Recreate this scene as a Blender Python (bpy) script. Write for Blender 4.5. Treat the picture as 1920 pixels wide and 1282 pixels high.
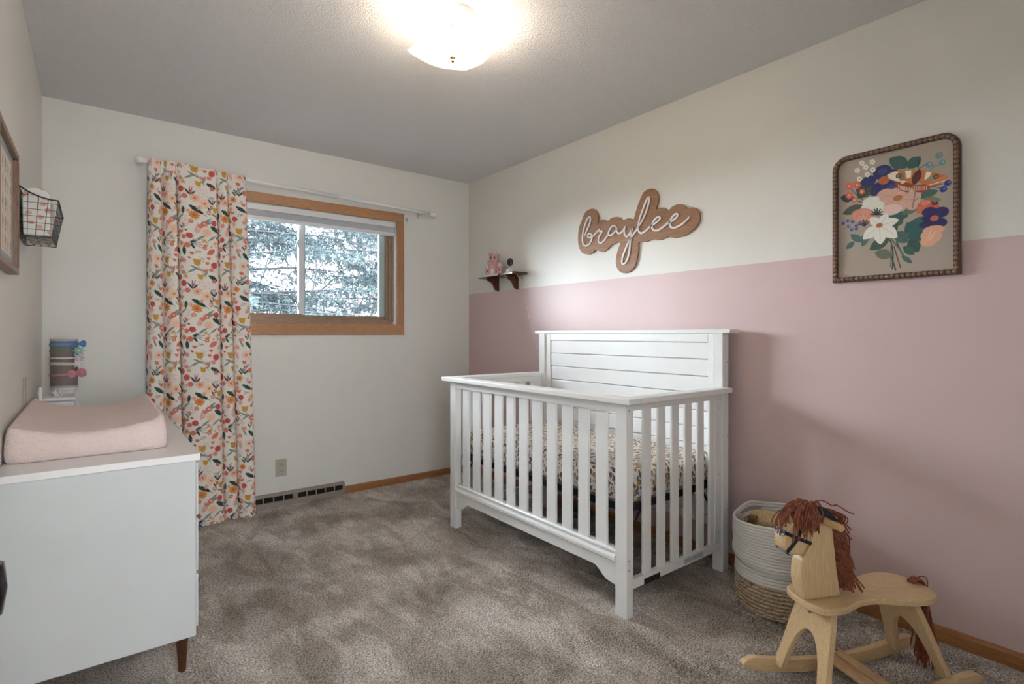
import bpy, bmesh, math, random
import numpy as np
from mathutils import Vector, Matrix
for o in list(bpy.data.objects):
    bpy.data.objects.remove(o)
sc = bpy.context.scene
COL = sc.collection
PI = math.pi
R = random.Random(7)

# ---------------------------------------------------------------- camera, light, exposure
XL, XR, YB, YF, ZC = -0.222, 2.52, 3.83, -0.07, 2.44     # room: left, right, back, front walls, ceiling
cam = bpy.data.cameras.new('camera')
cam.sensor_width = 36.0
cam.lens = 1004.0 / 1920.0 * 36.0
cam.shift_y = -14.0 / 1920.0
cam.clip_start = 0.02
camo = bpy.data.objects.new('camera', cam)
camo.location = (0, 0, 1.156)
camo.rotation_euler = (PI / 2, 0, -math.radians(37.95))
COL.objects.link(camo)
sc.camera = camo

world = bpy.data.worlds.new('overcast_sky')
sc.world = world
world.use_nodes = True
wn = world.node_tree.nodes
wl = world.node_tree.links
bg = wn['Background']
tc = wn.new('ShaderNodeTexCoord')
sx = wn.new('ShaderNodeSeparateXYZ')
mr = wn.new('ShaderNodeMapRange')
mr.inputs[1].default_value = -0.1
mr.inputs[2].default_value = 0.9
ramp = wn.new('ShaderNodeValToRGB')
ramp.color_ramp.elements[0].color = (0.92, 0.95, 1.0, 1)
ramp.color_ramp.elements[1].color = (0.70, 0.83, 1.0, 1)
wl.new(tc.outputs['Generated'], sx.inputs[0])
wl.new(sx.outputs[2], mr.inputs[0])
wl.new(mr.outputs[0], ramp.inputs[0])
wl.new(ramp.outputs[0], bg.inputs[0])
SKY = 3.2
bg.inputs[1].default_value = SKY
# brightest part of the thin cloud: a broad soft sun behind the trees, shining in at the window
sl = bpy.data.lights.new('veiled_sun', 'SUN')
sl.energy = 38.0
sl.angle = math.radians(86)
sl.color = (0.86, 0.92, 1.0)
so_ = bpy.data.objects.new('veiled_sun', sl)
so_.rotation_euler = Vector((0.70, -0.63, -0.34)).to_track_quat('-Z', 'Y').to_euler()
COL.objects.link(so_)

def area(name, loc, rot, size, size_y, power, color, portal=False):
    l = bpy.data.lights.new(name, 'AREA')
    l.shape = 'RECTANGLE'
    l.size = size
    l.size_y = size_y
    l.energy = power
    l.color = color
    o = bpy.data.objects.new(name, l)
    o.location = loc
    o.rotation_euler = rot
    COL.objects.link(o)
    if portal:
        l.cycles.is_portal = True
    return o
area('window_portal', (1.2, 4.02, 1.63), (-PI / 2, 0, 0), 1.30, 0.80, 1, (1, 1, 1), True)
# added cool fill light in the hallway, a few steps behind the open doorway
area('hallway_fill', (0.05, -1.45, 1.45), (PI / 2, 0, 0), 1.3, 1.7, 30.0, (0.88, 0.94, 1.0))
BULB = 2.2           # watts of each bare bulb above the glass
DOWN = 70.0          # watts the fixture sends down through its glass
sc.view_settings.view_transform = 'Standard'
sc.view_settings.look = 'None'
sc.view_settings.gamma = 1.0
sc.view_settings.use_curve_mapping = False
sc.view_settings.exposure = 1.14

# ---------------------------------------------------------------- helpers
def lin(c):
    return tuple(((v / 255.0) / 12.92 if v / 255.0 <= 0.04045 else ((v / 255.0 + 0.055) / 1.055) ** 2.4) for v in c)

class NT:
    def __init__(s, name):
        s.m = bpy.data.materials.new(name)
        s.m.use_nodes = True
        s.n = s.m.node_tree.nodes
        s.l = s.m.node_tree.links
        s.b = s.n['Principled BSDF']
        s.out = s.n['Material Output']
    def new(s, t, **k):
        x = s.n.new('ShaderNode' + t)
        for a, b in k.items():
            setattr(x, a, b)
        return x
    def set(s, **k):
        for a, b in k.items():
            s.b.inputs[a.replace('_', ' ')].default_value = b
    def coord(s, scale=(1, 1, 1), rot=(0, 0, 0)):
        t = s.new('TexCoord')
        mp = s.new('Mapping')
        mp.inputs['Scale'].default_value = scale
        mp.inputs['Rotation'].default_value = rot
        s.l.new(t.outputs['Object'], mp.inputs[0])
        return mp.outputs[0]
    def noise(s, scale, detail=3, rough=0.5, vec=None, dist=0.0):
        x = s.new('TexNoise')
        x.inputs['Scale'].default_value = scale
        x.inputs['Detail'].default_value = detail
        x.inputs['Roughness'].default_value = rough
        x.inputs['Distortion'].default_value = dist
        if vec is None:
            vec = s.coord()
        s.l.new(vec, x.inputs['Vector'])
        return x.outputs['Fac']
    def ramp(s, fac, stops):
        x = s.new('ValToRGB')
        e = x.color_ramp.elements
        e[0].position, e[0].color = stops[0][0], (*stops[0][1], 1)
        e[1].position, e[1].color = stops[-1][0], (*stops[-1][1], 1)
        for p, c in stops[1:-1]:
            q = e.new(p)
            q.color = (*c, 1)
        s.l.new(fac, x.inputs[0])
        return x.outputs[0]
    def mix(s, fac, a, b, mode='MIX'):
        x = s.new('Mix', data_type='RGBA', blend_type=mode)
        for i, v in ((0, fac), (6, a), (7, b)):
            if isinstance(v, (int, float)):
                x.inputs[i].default_value = v
            elif isinstance(v, tuple):
                x.inputs[i].default_value = (*v, 1)
            else:
                s.l.new(v, x.inputs[i])
        return x.outputs[2]
    def bump(s, h, strength, dist=0.001):
        x = s.new('Bump')
        x.inputs['Strength'].default_value = strength
        x.inputs['Distance'].default_value = dist
        s.l.new(h, x.inputs['Height'])
        s.l.new(x.outputs[0], s.b.inputs['Normal'])
        return x
    def base(s, v):
        s.l.new(v, s.b.inputs['Base Color'])

def simple(name, col, rough=0.5, var=0.04, scale=12, bump=0.0, bscale=200, metal=0.0, bdist=0.001, **kw):
    t = NT(name)
    t.set(Roughness=rough, Metallic=metal, **kw)
    c = tuple(col)
    n = t.noise(scale)
    t.base(t.ramp(n, [(0.3, tuple(max(0, x * (1 - var)) for x in c)), (0.7, tuple(min(1, x * (1 + var)) for x in c))]))
    if bump:
        t.bump(t.noise(bscale, 4), bump, bdist)
    return t.m

def wood(name, light, dark, axis=0, scale=6, rough=0.4, fine=60):
    t = NT(name)
    t.set(Roughness=rough)
    sc_ = [1.0, 1.0, 1.0]
    sc_[axis] = 0.07
    v = t.coord(scale=tuple(sc_))
    a = t.noise(scale * 4, 4, 0.6, v, 0.6)
    b = t.noise(fine * 5, 3, 0.6, v)
    c1 = t.ramp(a, [(0.3, dark), (0.7, light)])
    c2 = t.ramp(b, [(0.35, tuple(x * 0.86 for x in light)), (0.65, (1, 1, 1))])
    t.base(t.mix(0.45, c1, t.mix(1.0, c1, c2, 'MULTIPLY')))
    t.bump(b, 0.08, 0.0005)
    return t.m

class MB:
    """collects shapes, then links them as one mesh object"""
    def __init__(s):
        s.v = []
        s.f = []
    def add(s, vs, fs):
        o = len(s.v)
        s.v += [tuple(map(float, p)) for p in vs]
        s.f += [tuple(i + o for i in f) for f in fs]
        return s
    def box(s, x0, x1, y0, y1, z0, z1):
        v = [(x, y, z) for z in (z0, z1) for y in (y0, y1) for x in (x0, x1)]
        return s.add(v, [(0, 2, 3, 1), (4, 5, 7, 6), (0, 1, 5, 4), (2, 6, 7, 3), (0, 4, 6, 2), (1, 3, 7, 5)])
    def prism(s, poly, axis, a, b):
        """poly: 2-D outline in the two other axes (in x,y,z order); extruded along axis from a to b"""
        n = len(poly)
        def P(p, t):
            return {0: (t, p[0], p[1]), 1: (p[0], t, p[1]), 2: (p[0], p[1], t)}[axis]
        v = [P(p, a) for p in poly] + [P(p, b) for p in poly]
        f = [tuple(range(n))[::-1], tuple(range(n, 2 * n))]
        f += [(i, (i + 1) % n, n + (i + 1) % n, n + i) for i in range(n)]
        return s.add(v, f)
    def tube(s, pts, r, n=8, closed=False, caps=True):
        pts = [Vector(p) for p in pts]
        m = len(pts)
        rr = r if hasattr(r, '__len__') else [r] * m
        vs, fs = [], []
        prev = None
        for i, p in enumerate(pts):
            if closed:
                d = pts[(i + 1) % m] - pts[i - 1]
            else:
                d = pts[min(i + 1, m - 1)] - pts[max(i - 1, 0)]
            if d.length < 1e-9:
                d = Vector((0, 0, 1))
            d.normalize()
            if prev is None:
                a = Vector((0, 0, 1)) if abs(d.z) < 0.9 else Vector((1, 0, 0))
                u = d.cross(a).normalized()
            else:
                u = (prev - d * prev.dot(d))
                u = u.normalized() if u.length > 1e-6 else d.orthogonal().normalized()
            prev = u
            w = d.cross(u)
            for k in range(n):
                t = 2 * PI * k / n
                vs.append(p + (u * math.cos(t) + w * math.sin(t)) * rr[i])
        for i in range(m if closed else m - 1):
            j = (i + 1) % m
            for k in range(n):
                fs.append((i * n + k, i * n + (k + 1) % n, j * n + (k + 1) % n, j * n + k))
        if caps and not closed:
            fs.append(tuple(range(n))[::-1])
            fs.append(tuple((m - 1) * n + k for k in range(n)))
        return s.add(vs, fs)
    def lathe(s, prof, c=(0, 0, 0), n=32, axis='z', sx=1.0, sy=1.0):
        vs, fs = [], []
        for r, h in prof:
            for k in range(n):
                t = 2 * PI * k / n
                a, b = r * math.cos(t) * sx, r * math.sin(t) * sy
                p = {'z': (a, b, h), 'x': (h, a, b), 'y': (a, h, b)}[axis]
                vs.append((p[0] + c[0], p[1] + c[1], p[2] + c[2]))
        m = len(prof)
        for i in range(m - 1):
            for k in range(n):
                f = (i * n + k, i * n + (k + 1) % n, (i + 1) * n + (k + 1) % n, (i + 1) * n + k)
                fs.append(f)
        if prof[0][0] > 1e-6:
            fs.append(tuple(range(n))[::-1])
        if prof[-1][0] > 1e-6:
            fs.append(tuple((m - 1) * n + k for k in range(n)))
        return s.add(vs, fs)
    def ell(s, c, r, nu=12, nv=8, rot=None):
        vs, fs = [], []
        for i in range(nv + 1):
            ph = -PI / 2 + PI * i / nv
            for k in range(nu):
                t = 2 * PI * k / nu
                p = Vector((r[0] * math.cos(ph) * math.cos(t), r[1] * math.cos(ph) * math.sin(t), r[2] * math.sin(ph)))
                if rot:
                    p = rot @ p
                vs.append(p + Vector(c))
        for i in range(nv):
            for k in range(nu):
                fs.append((i * nu + k, i * nu + (k + 1) % nu, (i + 1) * nu + (k + 1) % nu, (i + 1) * nu + k))
        return s.add(vs, fs)
    def build(s, name, mat, parent=None, org=None, smooth=False, bevel=0.0, seg=2, world=True, fix=True, **props):
        """vertices are given in the frame of the thing's parent; org shifts world vertices to that frame"""
        me = bpy.data.meshes.new(name)
        o = bpy.data.objects.new(name, me)
        off = Vector((0, 0, 0))
        if world:
            if org is not None:
                off = Vector(org)
            elif parent is not None:
                off = Vector(parent.get('_org', (0, 0, 0)))
        vs = [(p[0] - off.x, p[1] - off.y, p[2] - off.z) for p in s.v] if off.length else s.v
        me.from_pydata(vs, [], s.f)
        if fix:
            bm = bmesh.new()
            bm.from_mesh(me)
            bmesh.ops.remove_doubles(bm, verts=bm.verts, dist=1e-6)
            bmesh.ops.recalc_face_normals(bm, faces=bm.faces)
            bm.to_mesh(me)
            bm.free()
        if smooth:
            me.polygons.foreach_set('use_smooth', [True] * len(me.polygons))
        me.materials.append(mat)
        COL.objects.link(o)
        if parent is not None:
            o.parent = parent
            o['_org'] = tuple(parent.get('_org', (0, 0, 0)))
        elif org is not None:
            o.location = org
            o['_org'] = tuple(org)
        if bevel:
            b = o.modifiers.new('bevel', 'BEVEL')
            b.width = bevel
            b.segments = seg
            b.limit_method = 'ANGLE'
            b.angle_limit = math.radians(40)
            b.harden_normals = False
        for k, v in props.items():
            o[k] = v
        return o

def tag(o, label, cat, group=None):
    o['label'] = label
    o['category'] = cat
    if group:
        o['group'] = group
    return o
def thing(name, loc, label, cat, group=None, rz=0.0):
    o = bpy.data.objects.new(name, None)
    o.empty_display_size = 0.05
    o.location = loc
    o.rotation_euler = (0, 0, rz)
    o['_org'] = tuple(loc)
    COL.objects.link(o)
    return tag(o, label, cat, group)
def struct(mb, name, mat, **k):
    return mb.build(name, mat, kind='structure', **k)
def box(*a):
    return MB().box(*a)
def catmull(pts, sub=6, closed=False):
    P = [Vector(p) for p in pts]
    n = len(P)
    out = []
    rng = range(n if closed else n - 1)
    for i in rng:
        if closed:
            p0, p1, p2, p3 = P[i - 1], P[i], P[(i + 1) % n], P[(i + 2) % n]
        else:
            p0, p1, p2, p3 = P[max(i - 1, 0)], P[i], P[i + 1], P[min(i + 2, n - 1)]
        for k in range(sub):
            t = k / sub
            out.append(0.5 * ((2 * p1) + (p2 - p0) * t + (2 * p0 - 5 * p1 + 4 * p2 - p3) * t * t + (3 * p1 - p0 - 3 * p2 + p3) * t ** 3))
    if not closed:
        out.append(P[-1])
    return out

# flat print raster: used for the colours printed on cloth and painted on canvas, stored per vertex
class Print:
    def __init__(s, w, h, bg, wrap=False, px=1.0):
        s.w, s.h, s.px, s.wrap = int(w / px), int(h / px), px, wrap
        s.a = np.zeros((s.h, s.w, 3))
        s.a[:] = bg
    def region(s, x0, x1, y0, y1):
        p = s.px
        i0, i1 = int(math.floor(x0 / p)) - 2, int(math.ceil(x1 / p)) + 2
        j0, j1 = int(math.floor(y0 / p)) - 2, int(math.ceil(y1 / p)) + 2
        if not s.wrap:
            i0, i1, j0, j1 = max(i0, 0), min(i1, s.w), max(j0, 0), min(j1, s.h)
        if i1 <= i0 or j1 <= j0:
            return None
        I, J = np.arange(i0, i1), np.arange(j0, j1)
        X, Y = np.meshgrid((I + 0.5) * p, (J + 0.5) * p)
        return I % s.w if s.wrap else I, J % s.h if s.wrap else J, X, Y
    def put(s, r, d, col):
        I, J, X, Y = r
        al = np.clip(0.5 - d / (1.2 * s.px), 0, 1)[..., None]
        ix = np.ix_(J, I)
        s.a[ix] = s.a[ix] * (1 - al) + np.array(col) * al
    def E(s, c, rad, ang, col):
        m = max(rad)
        r = s.region(c[0] - m, c[0] + m, c[1] - m, c[1] + m)
        if r is None:
            return
        X, Y = r[2] - c[0], r[3] - c[1]
        t = math.radians(ang)
        a, b = X * math.cos(t) + Y * math.sin(t), -X * math.sin(t) + Y * math.cos(t)
        q = np.sqrt((a / rad[0]) ** 2 + (b / rad[1]) ** 2)
        s.put(r, (q - 1) * min(rad), col)
    def Rr(s, c, rad, w, col):
        r = s.region(c[0] - rad - w, c[0] + rad + w, c[1] - rad - w, c[1] + rad + w)
        if r is None:
            return
        q = np.hypot(r[2] - c[0], r[3] - c[1])
        s.put(r, np.abs(q - rad) - w / 2, col)
    def S(s, pts, w, col):
        for (x0, y0), (x1, y1) in zip(pts[:-1], pts[1:]):
            r = s.region(min(x0, x1) - w, max(x0, x1) + w, min(y0, y1) - w, max(y0, y1) + w)
            if r is None:
                continue
            dx, dy = x1 - x0, y1 - y0
            L = dx * dx + dy * dy + 1e-9
            t = np.clip(((r[2] - x0) * dx + (r[3] - y0) * dy) / L, 0, 1)
            s.put(r, np.hypot(r[2] - x0 - t * dx, r[3] - y0 - t * dy) - w / 2, col)
    def L(s, a, b, w, col, lobes=0, power=0.8):
        (x0, y0), (x1, y1) = a, b
        r = s.region(min(x0, x1) - w, max(x0, x1) + w, min(y0, y1) - w, max(y0, y1) + w)
        if r is None:
            return
        dx, dy = x1 - x0, y1 - y0
        L = math.hypot(dx, dy) + 1e-9
        t = ((r[2] - x0) * dx + (r[3] - y0) * dy) / (L * L)
        o = np.abs(-(r[2] - x0) * dy + (r[3] - y0) * dx) / L
        h = w / 2 * np.sin(PI * np.clip(t, 0, 1)) ** power
        if lobes:
            h = h * (0.68 + 0.42 * np.abs(np.sin(lobes * PI * t)))
        h = np.where((t < 0) | (t > 1), -5, h)
        s.put(r, o - h, col)
    def G(s, pts, col):
        xs, ys = [p[0] for p in pts], [p[1] for p in pts]
        r = s.region(min(xs), max(xs), min(ys), max(ys))
        if r is None:
            return
        X, Y = r[2], r[3]
        ins = np.zeros(X.shape, bool)
        d = np.full(X.shape, 1e9)
        n = len(pts)
        for i in range(n):
            (x0, y0), (x1, y1) = pts[i], pts[(i + 1) % n]
            c = ((y0 > Y) != (y1 > Y)) & (X < (x1 - x0) * (Y - y0) / ((y1 - y0) or 1e-9) + x0)
            ins ^= c
            dx, dy = x1 - x0, y1 - y0
            t = np.clip(((X - x0) * dx + (Y - y0) * dy) / (dx * dx + dy * dy + 1e-9), 0, 1)
            d = np.minimum(d, np.hypot(X - x0 - t * dx, Y - y0 - t * dy))
        s.put(r, np.where(ins, -d, d), col)
    def sample(s, x, y):
        fx, fy = x / s.px - 0.5, y / s.px - 0.5
        i, j = np.floor(fx).astype(int), np.floor(fy).astype(int)
        u, v = (fx - i)[..., None], (fy - j)[..., None]
        def A(jj, ii):
            if s.wrap:
                return s.a[jj % s.h, ii % s.w]
            return s.a[np.clip(jj, 0, s.h - 1), np.clip(ii, 0, s.w - 1)]
        return (A(j, i) * (1 - u) + A(j, i + 1) * u) * (1 - v) + (A(j + 1, i) * (1 - u) + A(j + 1, i + 1) * u) * v

def srgb_lin(a):
    a = np.clip(a / 255.0, 0, 1)
    return np.where(a <= 0.04045, a / 12.92, ((a + 0.055) / 1.055) ** 2.4)

def grid_mesh(name, P, colors, mat, parent=None, **props):
    """P: (rows, cols, 3) array; colours (rows, cols, 3) in sRGB 0-255 or None"""
    h, w = P.shape[:2]
    me = bpy.data.meshes.new(name)
    me.vertices.add(h * w)
    me.vertices.foreach_set('co', P.reshape(-1).astype(np.float32))
    idx = np.arange(h * w).reshape(h, w)
    q = np.stack([idx[:-1, :-1], idx[:-1, 1:], idx[1:, 1:], idx[1:, :-1]], -1).reshape(-1, 4)
    me.loops.add(q.size)
    me.loops.foreach_set('vertex_index', q.reshape(-1).astype(np.int32))
    me.polygons.add(len(q))
    me.polygons.foreach_set('loop_start', (np.arange(len(q)) * 4).astype(np.int32))
    me.polygons.foreach_set('loop_total', np.full(len(q), 4, np.int32))
    me.polygons.foreach_set('use_smooth', np.ones(len(q), bool))
    me.update()
    if colors is not None:
        ca = me.color_attributes.new('print', 'FLOAT_COLOR', 'POINT')
        c = np.ones((h * w, 4), np.float32)
        c[:, :3] = srgb_lin(colors.reshape(-1, 3))
        ca.data.foreach_set('color', c.reshape(-1))
    me.materials.append(mat)
    o = bpy.data.objects.new(name, me)
    COL.objects.link(o)
    if parent is not None:
        o.parent = parent
        o['_org'] = tuple(parent.get('_org', (0, 0, 0)))
    for k, v in props.items():
        o[k] = v
    return o

def raw_mesh(name, verts, faces, mat, parent=None, smooth=False, **props):
    """numpy verts (n,3) and equal-sized faces (m,k), fast path for stuff"""
    me = bpy.data.meshes.new(name)
    me.vertices.add(len(verts))
    me.vertices.foreach_set('co', np.asarray(verts, np.float32).reshape(-1))
    F = np.asarray(faces, np.int32)
    me.loops.add(F.size)
    me.loops.foreach_set('vertex_index', F.reshape(-1))
    me.polygons.add(len(F))
    k = F.shape[1]
    me.polygons.foreach_set('loop_start', (np.arange(len(F)) * k).astype(np.int32))
    me.polygons.foreach_set('loop_total', np.full(len(F), k, np.int32))
    if smooth:
        me.polygons.foreach_set('use_smooth', np.ones(len(F), bool))
    me.update()
    me.materials.append(mat)
    o = bpy.data.objects.new(name, me)
    COL.objects.link(o)
    if parent is not None:
        o.parent = parent
    for a, b in props.items():
        o[a] = b
    return o

def print_mat(name, rough=0.85, weave=0.15, wscale=900, **kw):
    t = NT(name)
    t.set(Roughness=rough, **kw)
    a = t.new('VertexColor', layer_name='print')
    n = t.noise(wscale, 2)
    t.base(t.mix(0.35, a.outputs[0], t.mix(1.0, a.outputs[0], t.ramp(n, [(0.3, (0.8, 0.8, 0.8)), (0.7, (1, 1, 1))]), 'MULTIPLY')))
    t.bump(n, weave, 0.0006)
    return t.m

# ---------------------------------------------------------------- materials
M = {}
def wall_paint(name, cols, split=None):
    t = NT(name)
    t.set(Roughness=0.45)
    n1 = t.noise(170, 3, 0.6)
    n2 = t.noise(3, 2)
    c = t.ramp(n2, [(0.3, tuple(x * 0.98 for x in cols[0])), (0.7, cols[0])])
    if split:
        g = t.new('NewGeometry')
        s = t.new('SeparateXYZ')
        t.l.new(g.outputs['Position'], s.inputs[0])
        k = t.new('Math', operation='LESS_THAN')
        t.l.new(s.outputs[2], k.inputs[0])
        k.inputs[1].default_value = split
        c2 = t.ramp(n2, [(0.3, tuple(x * 0.98 for x in cols[1])), (0.7, cols[1])])
        c = t.mix(k.outputs[0], c, c2)
    t.base(c)
    t.bump(n1, 0.3, 0.0012)
    return t.m
M['wall'] = wall_paint('cream_wall_paint', [(0.80, 0.785, 0.74)])
M['wall_right'] = wall_paint('cream_and_pink_wall_paint', [(0.80, 0.775, 0.72), (0.68, 0.505, 0.50)], 1.499)
t = NT('textured_ceiling_paint')
t.set(Roughness=0.8)
n1 = t.noise(120, 4, 0.65)
t.base(t.ramp(n1, [(0.3, (0.79, 0.78, 0.78)), (0.7, (0.84, 0.83, 0.83))]))
t.bump(n1, 1.0, 0.007)
M['ceiling'] = t.m

t = NT('taupe_carpet')
t.set(Roughness=1.0, Specular_IOR_Level=0.05)
big = t.noise(2.6, 3, 0.5, None, 0.4)
v2 = t.coord(scale=(0.9, 0.34, 1), rot=(0, 0, 0.5))
mid = t.noise(9, 3, 0.55, v2, 0.8)
fine = t.noise(150, 3, 0.75)
vf = t.noise(620, 2, 0.6)
c = t.ramp(big, [(0.38, (0.54, 0.475, 0.425)), (0.60, (0.84, 0.765, 0.71))])
c = t.mix(0.85, c, t.mix(1.0, c, t.ramp(mid, [(0.42, (0.72, 0.70, 0.67)), (0.56, (1, 1, 1))]), 'MULTIPLY'))
c = t.mix(0.9, c, t.mix(1.0, c, t.ramp(fine, [(0.38, (0.36, 0.34, 0.31)), (0.60, (1.45, 1.45, 1.45))]), 'MULTIPLY'))
t.base(c)
t.bump(vf, 0.6, 0.004)
M['carpet'] = t.m

M['white'] = simple('white_painted_wood', (0.86, 0.86, 0.85), 0.35, 0.015)
M['dresser'] = simple('white_dresser_paint_shaded', (0.60, 0.62, 0.62), 0.4, 0.02, 5)  # white paint greyed to carry the shade on the upright faces
M['dresser_top'] = simple('white_dresser_top', (0.86, 0.85, 0.85), 0.25, 0.01, 5)  # same paint as the body, lightened for the light falling on top
M['shelf_white'] = simple('chalky_white_cloth', (0.72, 0.73, 0.74), 0.6)
M['oak'] = wood('golden_oak_trim', (0.46, 0.22, 0.085), (0.36, 0.16, 0.06), 1, 5, 0.4)
M['oak_x'] = wood('golden_oak_trim_across', (0.46, 0.22, 0.085), (0.36, 0.16, 0.06), 0, 5, 0.4)
M['casing_x'] = wood('window_casing_wood_across', (0.56, 0.31, 0.16), (0.47, 0.25, 0.125), 0, 4, 0.35)
M['casing_z'] = wood('window_casing_wood_upright', (0.50, 0.27, 0.14), (0.43, 0.225, 0.115), 2, 4, 0.35)
M['jamb'] = wood('brown_window_jamb', (0.40, 0.27, 0.19), (0.33, 0.21, 0.145), 2, 4, 0.4)
M['jamb_x'] = wood('brown_window_sill', (0.42, 0.29, 0.20), (0.34, 0.22, 0.14), 0, 4, 0.4)
M['pine'] = wood('pale_pine', (0.76, 0.57, 0.34), (0.70, 0.50, 0.28), 2, 3, 0.38)
M['pine_x'] = wood('pale_pine_along', (0.76, 0.57, 0.34), (0.70, 0.50, 0.28), 0, 3, 0.38)
M['pine_y'] = wood('pale_pine_across', (0.70, 0.48, 0.25), (0.62, 0.41, 0.20), 1, 3, 0.38)
M['dark_wood'] = wood('dark_walnut', (0.13, 0.045, 0.02), (0.06, 0.02, 0.01), 2, 6, 0.3)
M['mahogany'] = wood('mahogany_shelf_wood', (0.17, 0.05, 0.018), (0.075, 0.022, 0.01), 2, 6, 0.22)
M['frame_wood'] = wood('beaded_frame_wood', (0.12, 0.06, 0.04), (0.075, 0.037, 0.025), 2, 8, 0.35)
M['bead'] = wood('bead_wood_highlight', (0.33, 0.19, 0.13), (0.24, 0.13, 0.085), 2, 8, 0.3)  # frame wood in a lighter tone, a highlight painted onto the beads
M['frame_left'] = wood('red_brown_picture_frame', (0.30, 0.155, 0.09), (0.20, 0.095, 0.055), 2, 8, 0.35)
M['sign_wood'] = wood('stained_plywood', (0.41, 0.215, 0.10), (0.30, 0.15, 0.068), 1, 5, 0.5)
M['black'] = simple('black_metal', (0.012, 0.013, 0.02), 0.4, 0.1)
M['wire'] = simple('dark_wire', (0.018, 0.022, 0.022), 0.45, 0.1)
M['leather'] = simple('black_leather', (0.02, 0.02, 0.03), 0.4, 0.1, 60, 0.2, 300)
M['bronze'] = simple('dark_bronze', (0.03, 0.028, 0.035), 0.22, 0.1, metal=0.9)
M['steel'] = simple('brushed_steel', (0.5, 0.5, 0.5), 0.3, 0.05, metal=1.0)
M['brass'] = simple('aged_brass', (0.40, 0.24, 0.10), 0.3, 0.05, metal=1.0)
M['plate'] = simple('almond_plastic', (0.50, 0.46, 0.37), 0.35, 0.01)
M['slot'] = simple('dark_slot', (0.05, 0.045, 0.04), 0.7)
M['vent'] = simple('taupe_vent_metal', (0.30, 0.25, 0.22), 0.4, 0.03)
M['vent_dark'] = simple('vent_interior', (0.03, 0.025, 0.022), 0.8)
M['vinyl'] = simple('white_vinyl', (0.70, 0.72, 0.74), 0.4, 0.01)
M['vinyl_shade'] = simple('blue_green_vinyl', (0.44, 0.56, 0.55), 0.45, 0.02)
M['blind'] = simple('white_cellular_shade', (0.66, 0.68, 0.71), 0.7, 0.02)
M['blind_white'] = simple('white_blind_rail', (0.80, 0.81, 0.82), 0.4, 0.01)
M['rod'] = simple('white_enamel_rod', (0.88, 0.89, 0.90), 0.3, 0.01)
M['clear'] = simple('clear_plastic_clip', (0.55, 0.56, 0.56), 0.2, 0.02)
M['letters'] = simple('white_painted_letters', (0.80, 0.76, 0.74), 0.5, 0.01)
M['castle'] = simple('pink_glazed_ceramic', (0.72, 0.42, 0.40), 0.15, 0.03)
M['castle_white'] = simple('white_glazed_ceramic', (0.80, 0.74, 0.72), 0.15, 0.02)
M['camera_white'] = simple('white_camera_plastic', (0.76, 0.75, 0.76), 0.35, 0.01)
M['lens'] = simple('glossy_black_lens', (0.006, 0.006, 0.008), 0.3)
M['cord'] = simple('white_cord', (0.74, 0.72, 0.72), 0.5, 0.01)
M['pink_cloth'] = simple('dusty_pink_blanket', (0.52, 0.30, 0.27), 0.9, 0.05, 20, 0.4, 400)
M['teal'] = simple('teal_plastic', (0.11, 0.20, 0.18), 0.5, 0.05)
M['hem'] = simple('grey_cotton_rope', (0.70, 0.68, 0.64), 0.9, 0.03, 40, 0.5, 500)

def glass():
    t = NT('clear_window_glass')
    t.n.remove(t.b)
    tr = t.new('BsdfTransparent')
    tr.inputs[0].default_value = (0.95, 0.97, 0.97, 1)
    gl = t.new('BsdfGlossy')
    gl.inputs['Roughness'].default_value = 0.01
    fr = t.new('Fresnel')
    fr.inputs[0].default_value = 1.45
    mx = t.new('MixShader')
    t.l.new(fr.outputs[0], mx.inputs[0])
    t.l.new(tr.outputs[0], mx.inputs[1])
    t.l.new(gl.outputs[0], mx.inputs[2])
    t.l.new(mx.outputs[0], t.out.inputs[0])
    return t.m
M['glass'] = glass()
# ================================================================ the room
WY = 0.16            # outer wall thickness
OX0, OX1, OZ0, OZ1 = 0.555, 1.847, 1.233, 2.030          # window opening
m = MB()
m.box(XL - 0.15, OX0, YB, YB + WY, 0, ZC).box(OX1, XR + 0.15, YB, YB + WY, 0, ZC)
m.box(OX0, OX1, YB, YB + WY, 0, OZ0).box(OX0, OX1, YB, YB + WY, OZ1, ZC)
struct(m, 'wall_back', M['wall'], fix=False)
struct(box(XR, XR + 0.15, YF - 0.12, YB, 0, ZC), 'wall_right', M['wall_right'])
struct(box(XL - 0.15, XL, YF - 0.12, YB, 0, ZC), 'wall_left', M['wall'])
DX0, DX1, DZ = -0.165, 0.645, 2.04
m = MB()
m.box(XL, DX0, YF - 0.12, YF, 0, ZC).box(DX1, XR, YF - 0.12, YF, 0, ZC).box(DX0, DX1, YF - 0.12, YF, DZ, ZC)
struct(m, 'wall_front', M['wall'], fix=False)
# hallway behind the doorway
struct(box(-0.75, -0.65, -1.75, YF - 0.12, 0, ZC), 'wall_hall_left', M['wall'])
struct(box(1.75, 1.85, -1.75, YF - 0.12, 0, ZC), 'wall_hall_right', M['wall'])
struct(box(-0.75, 1.85, -1.85, -1.75, 0, ZC), 'wall_hall_back', M['wall'])
struct(box(XL - 0.6, XR + 0.15, -1.85, YB + WY, ZC, ZC + 0.12), 'ceiling', M['ceiling'])
floor = struct(box(XL - 0.6, XR + 0.15, -1.85, YB + WY, -0.12, 0.0), 'floor', M['carpet'])

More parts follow.
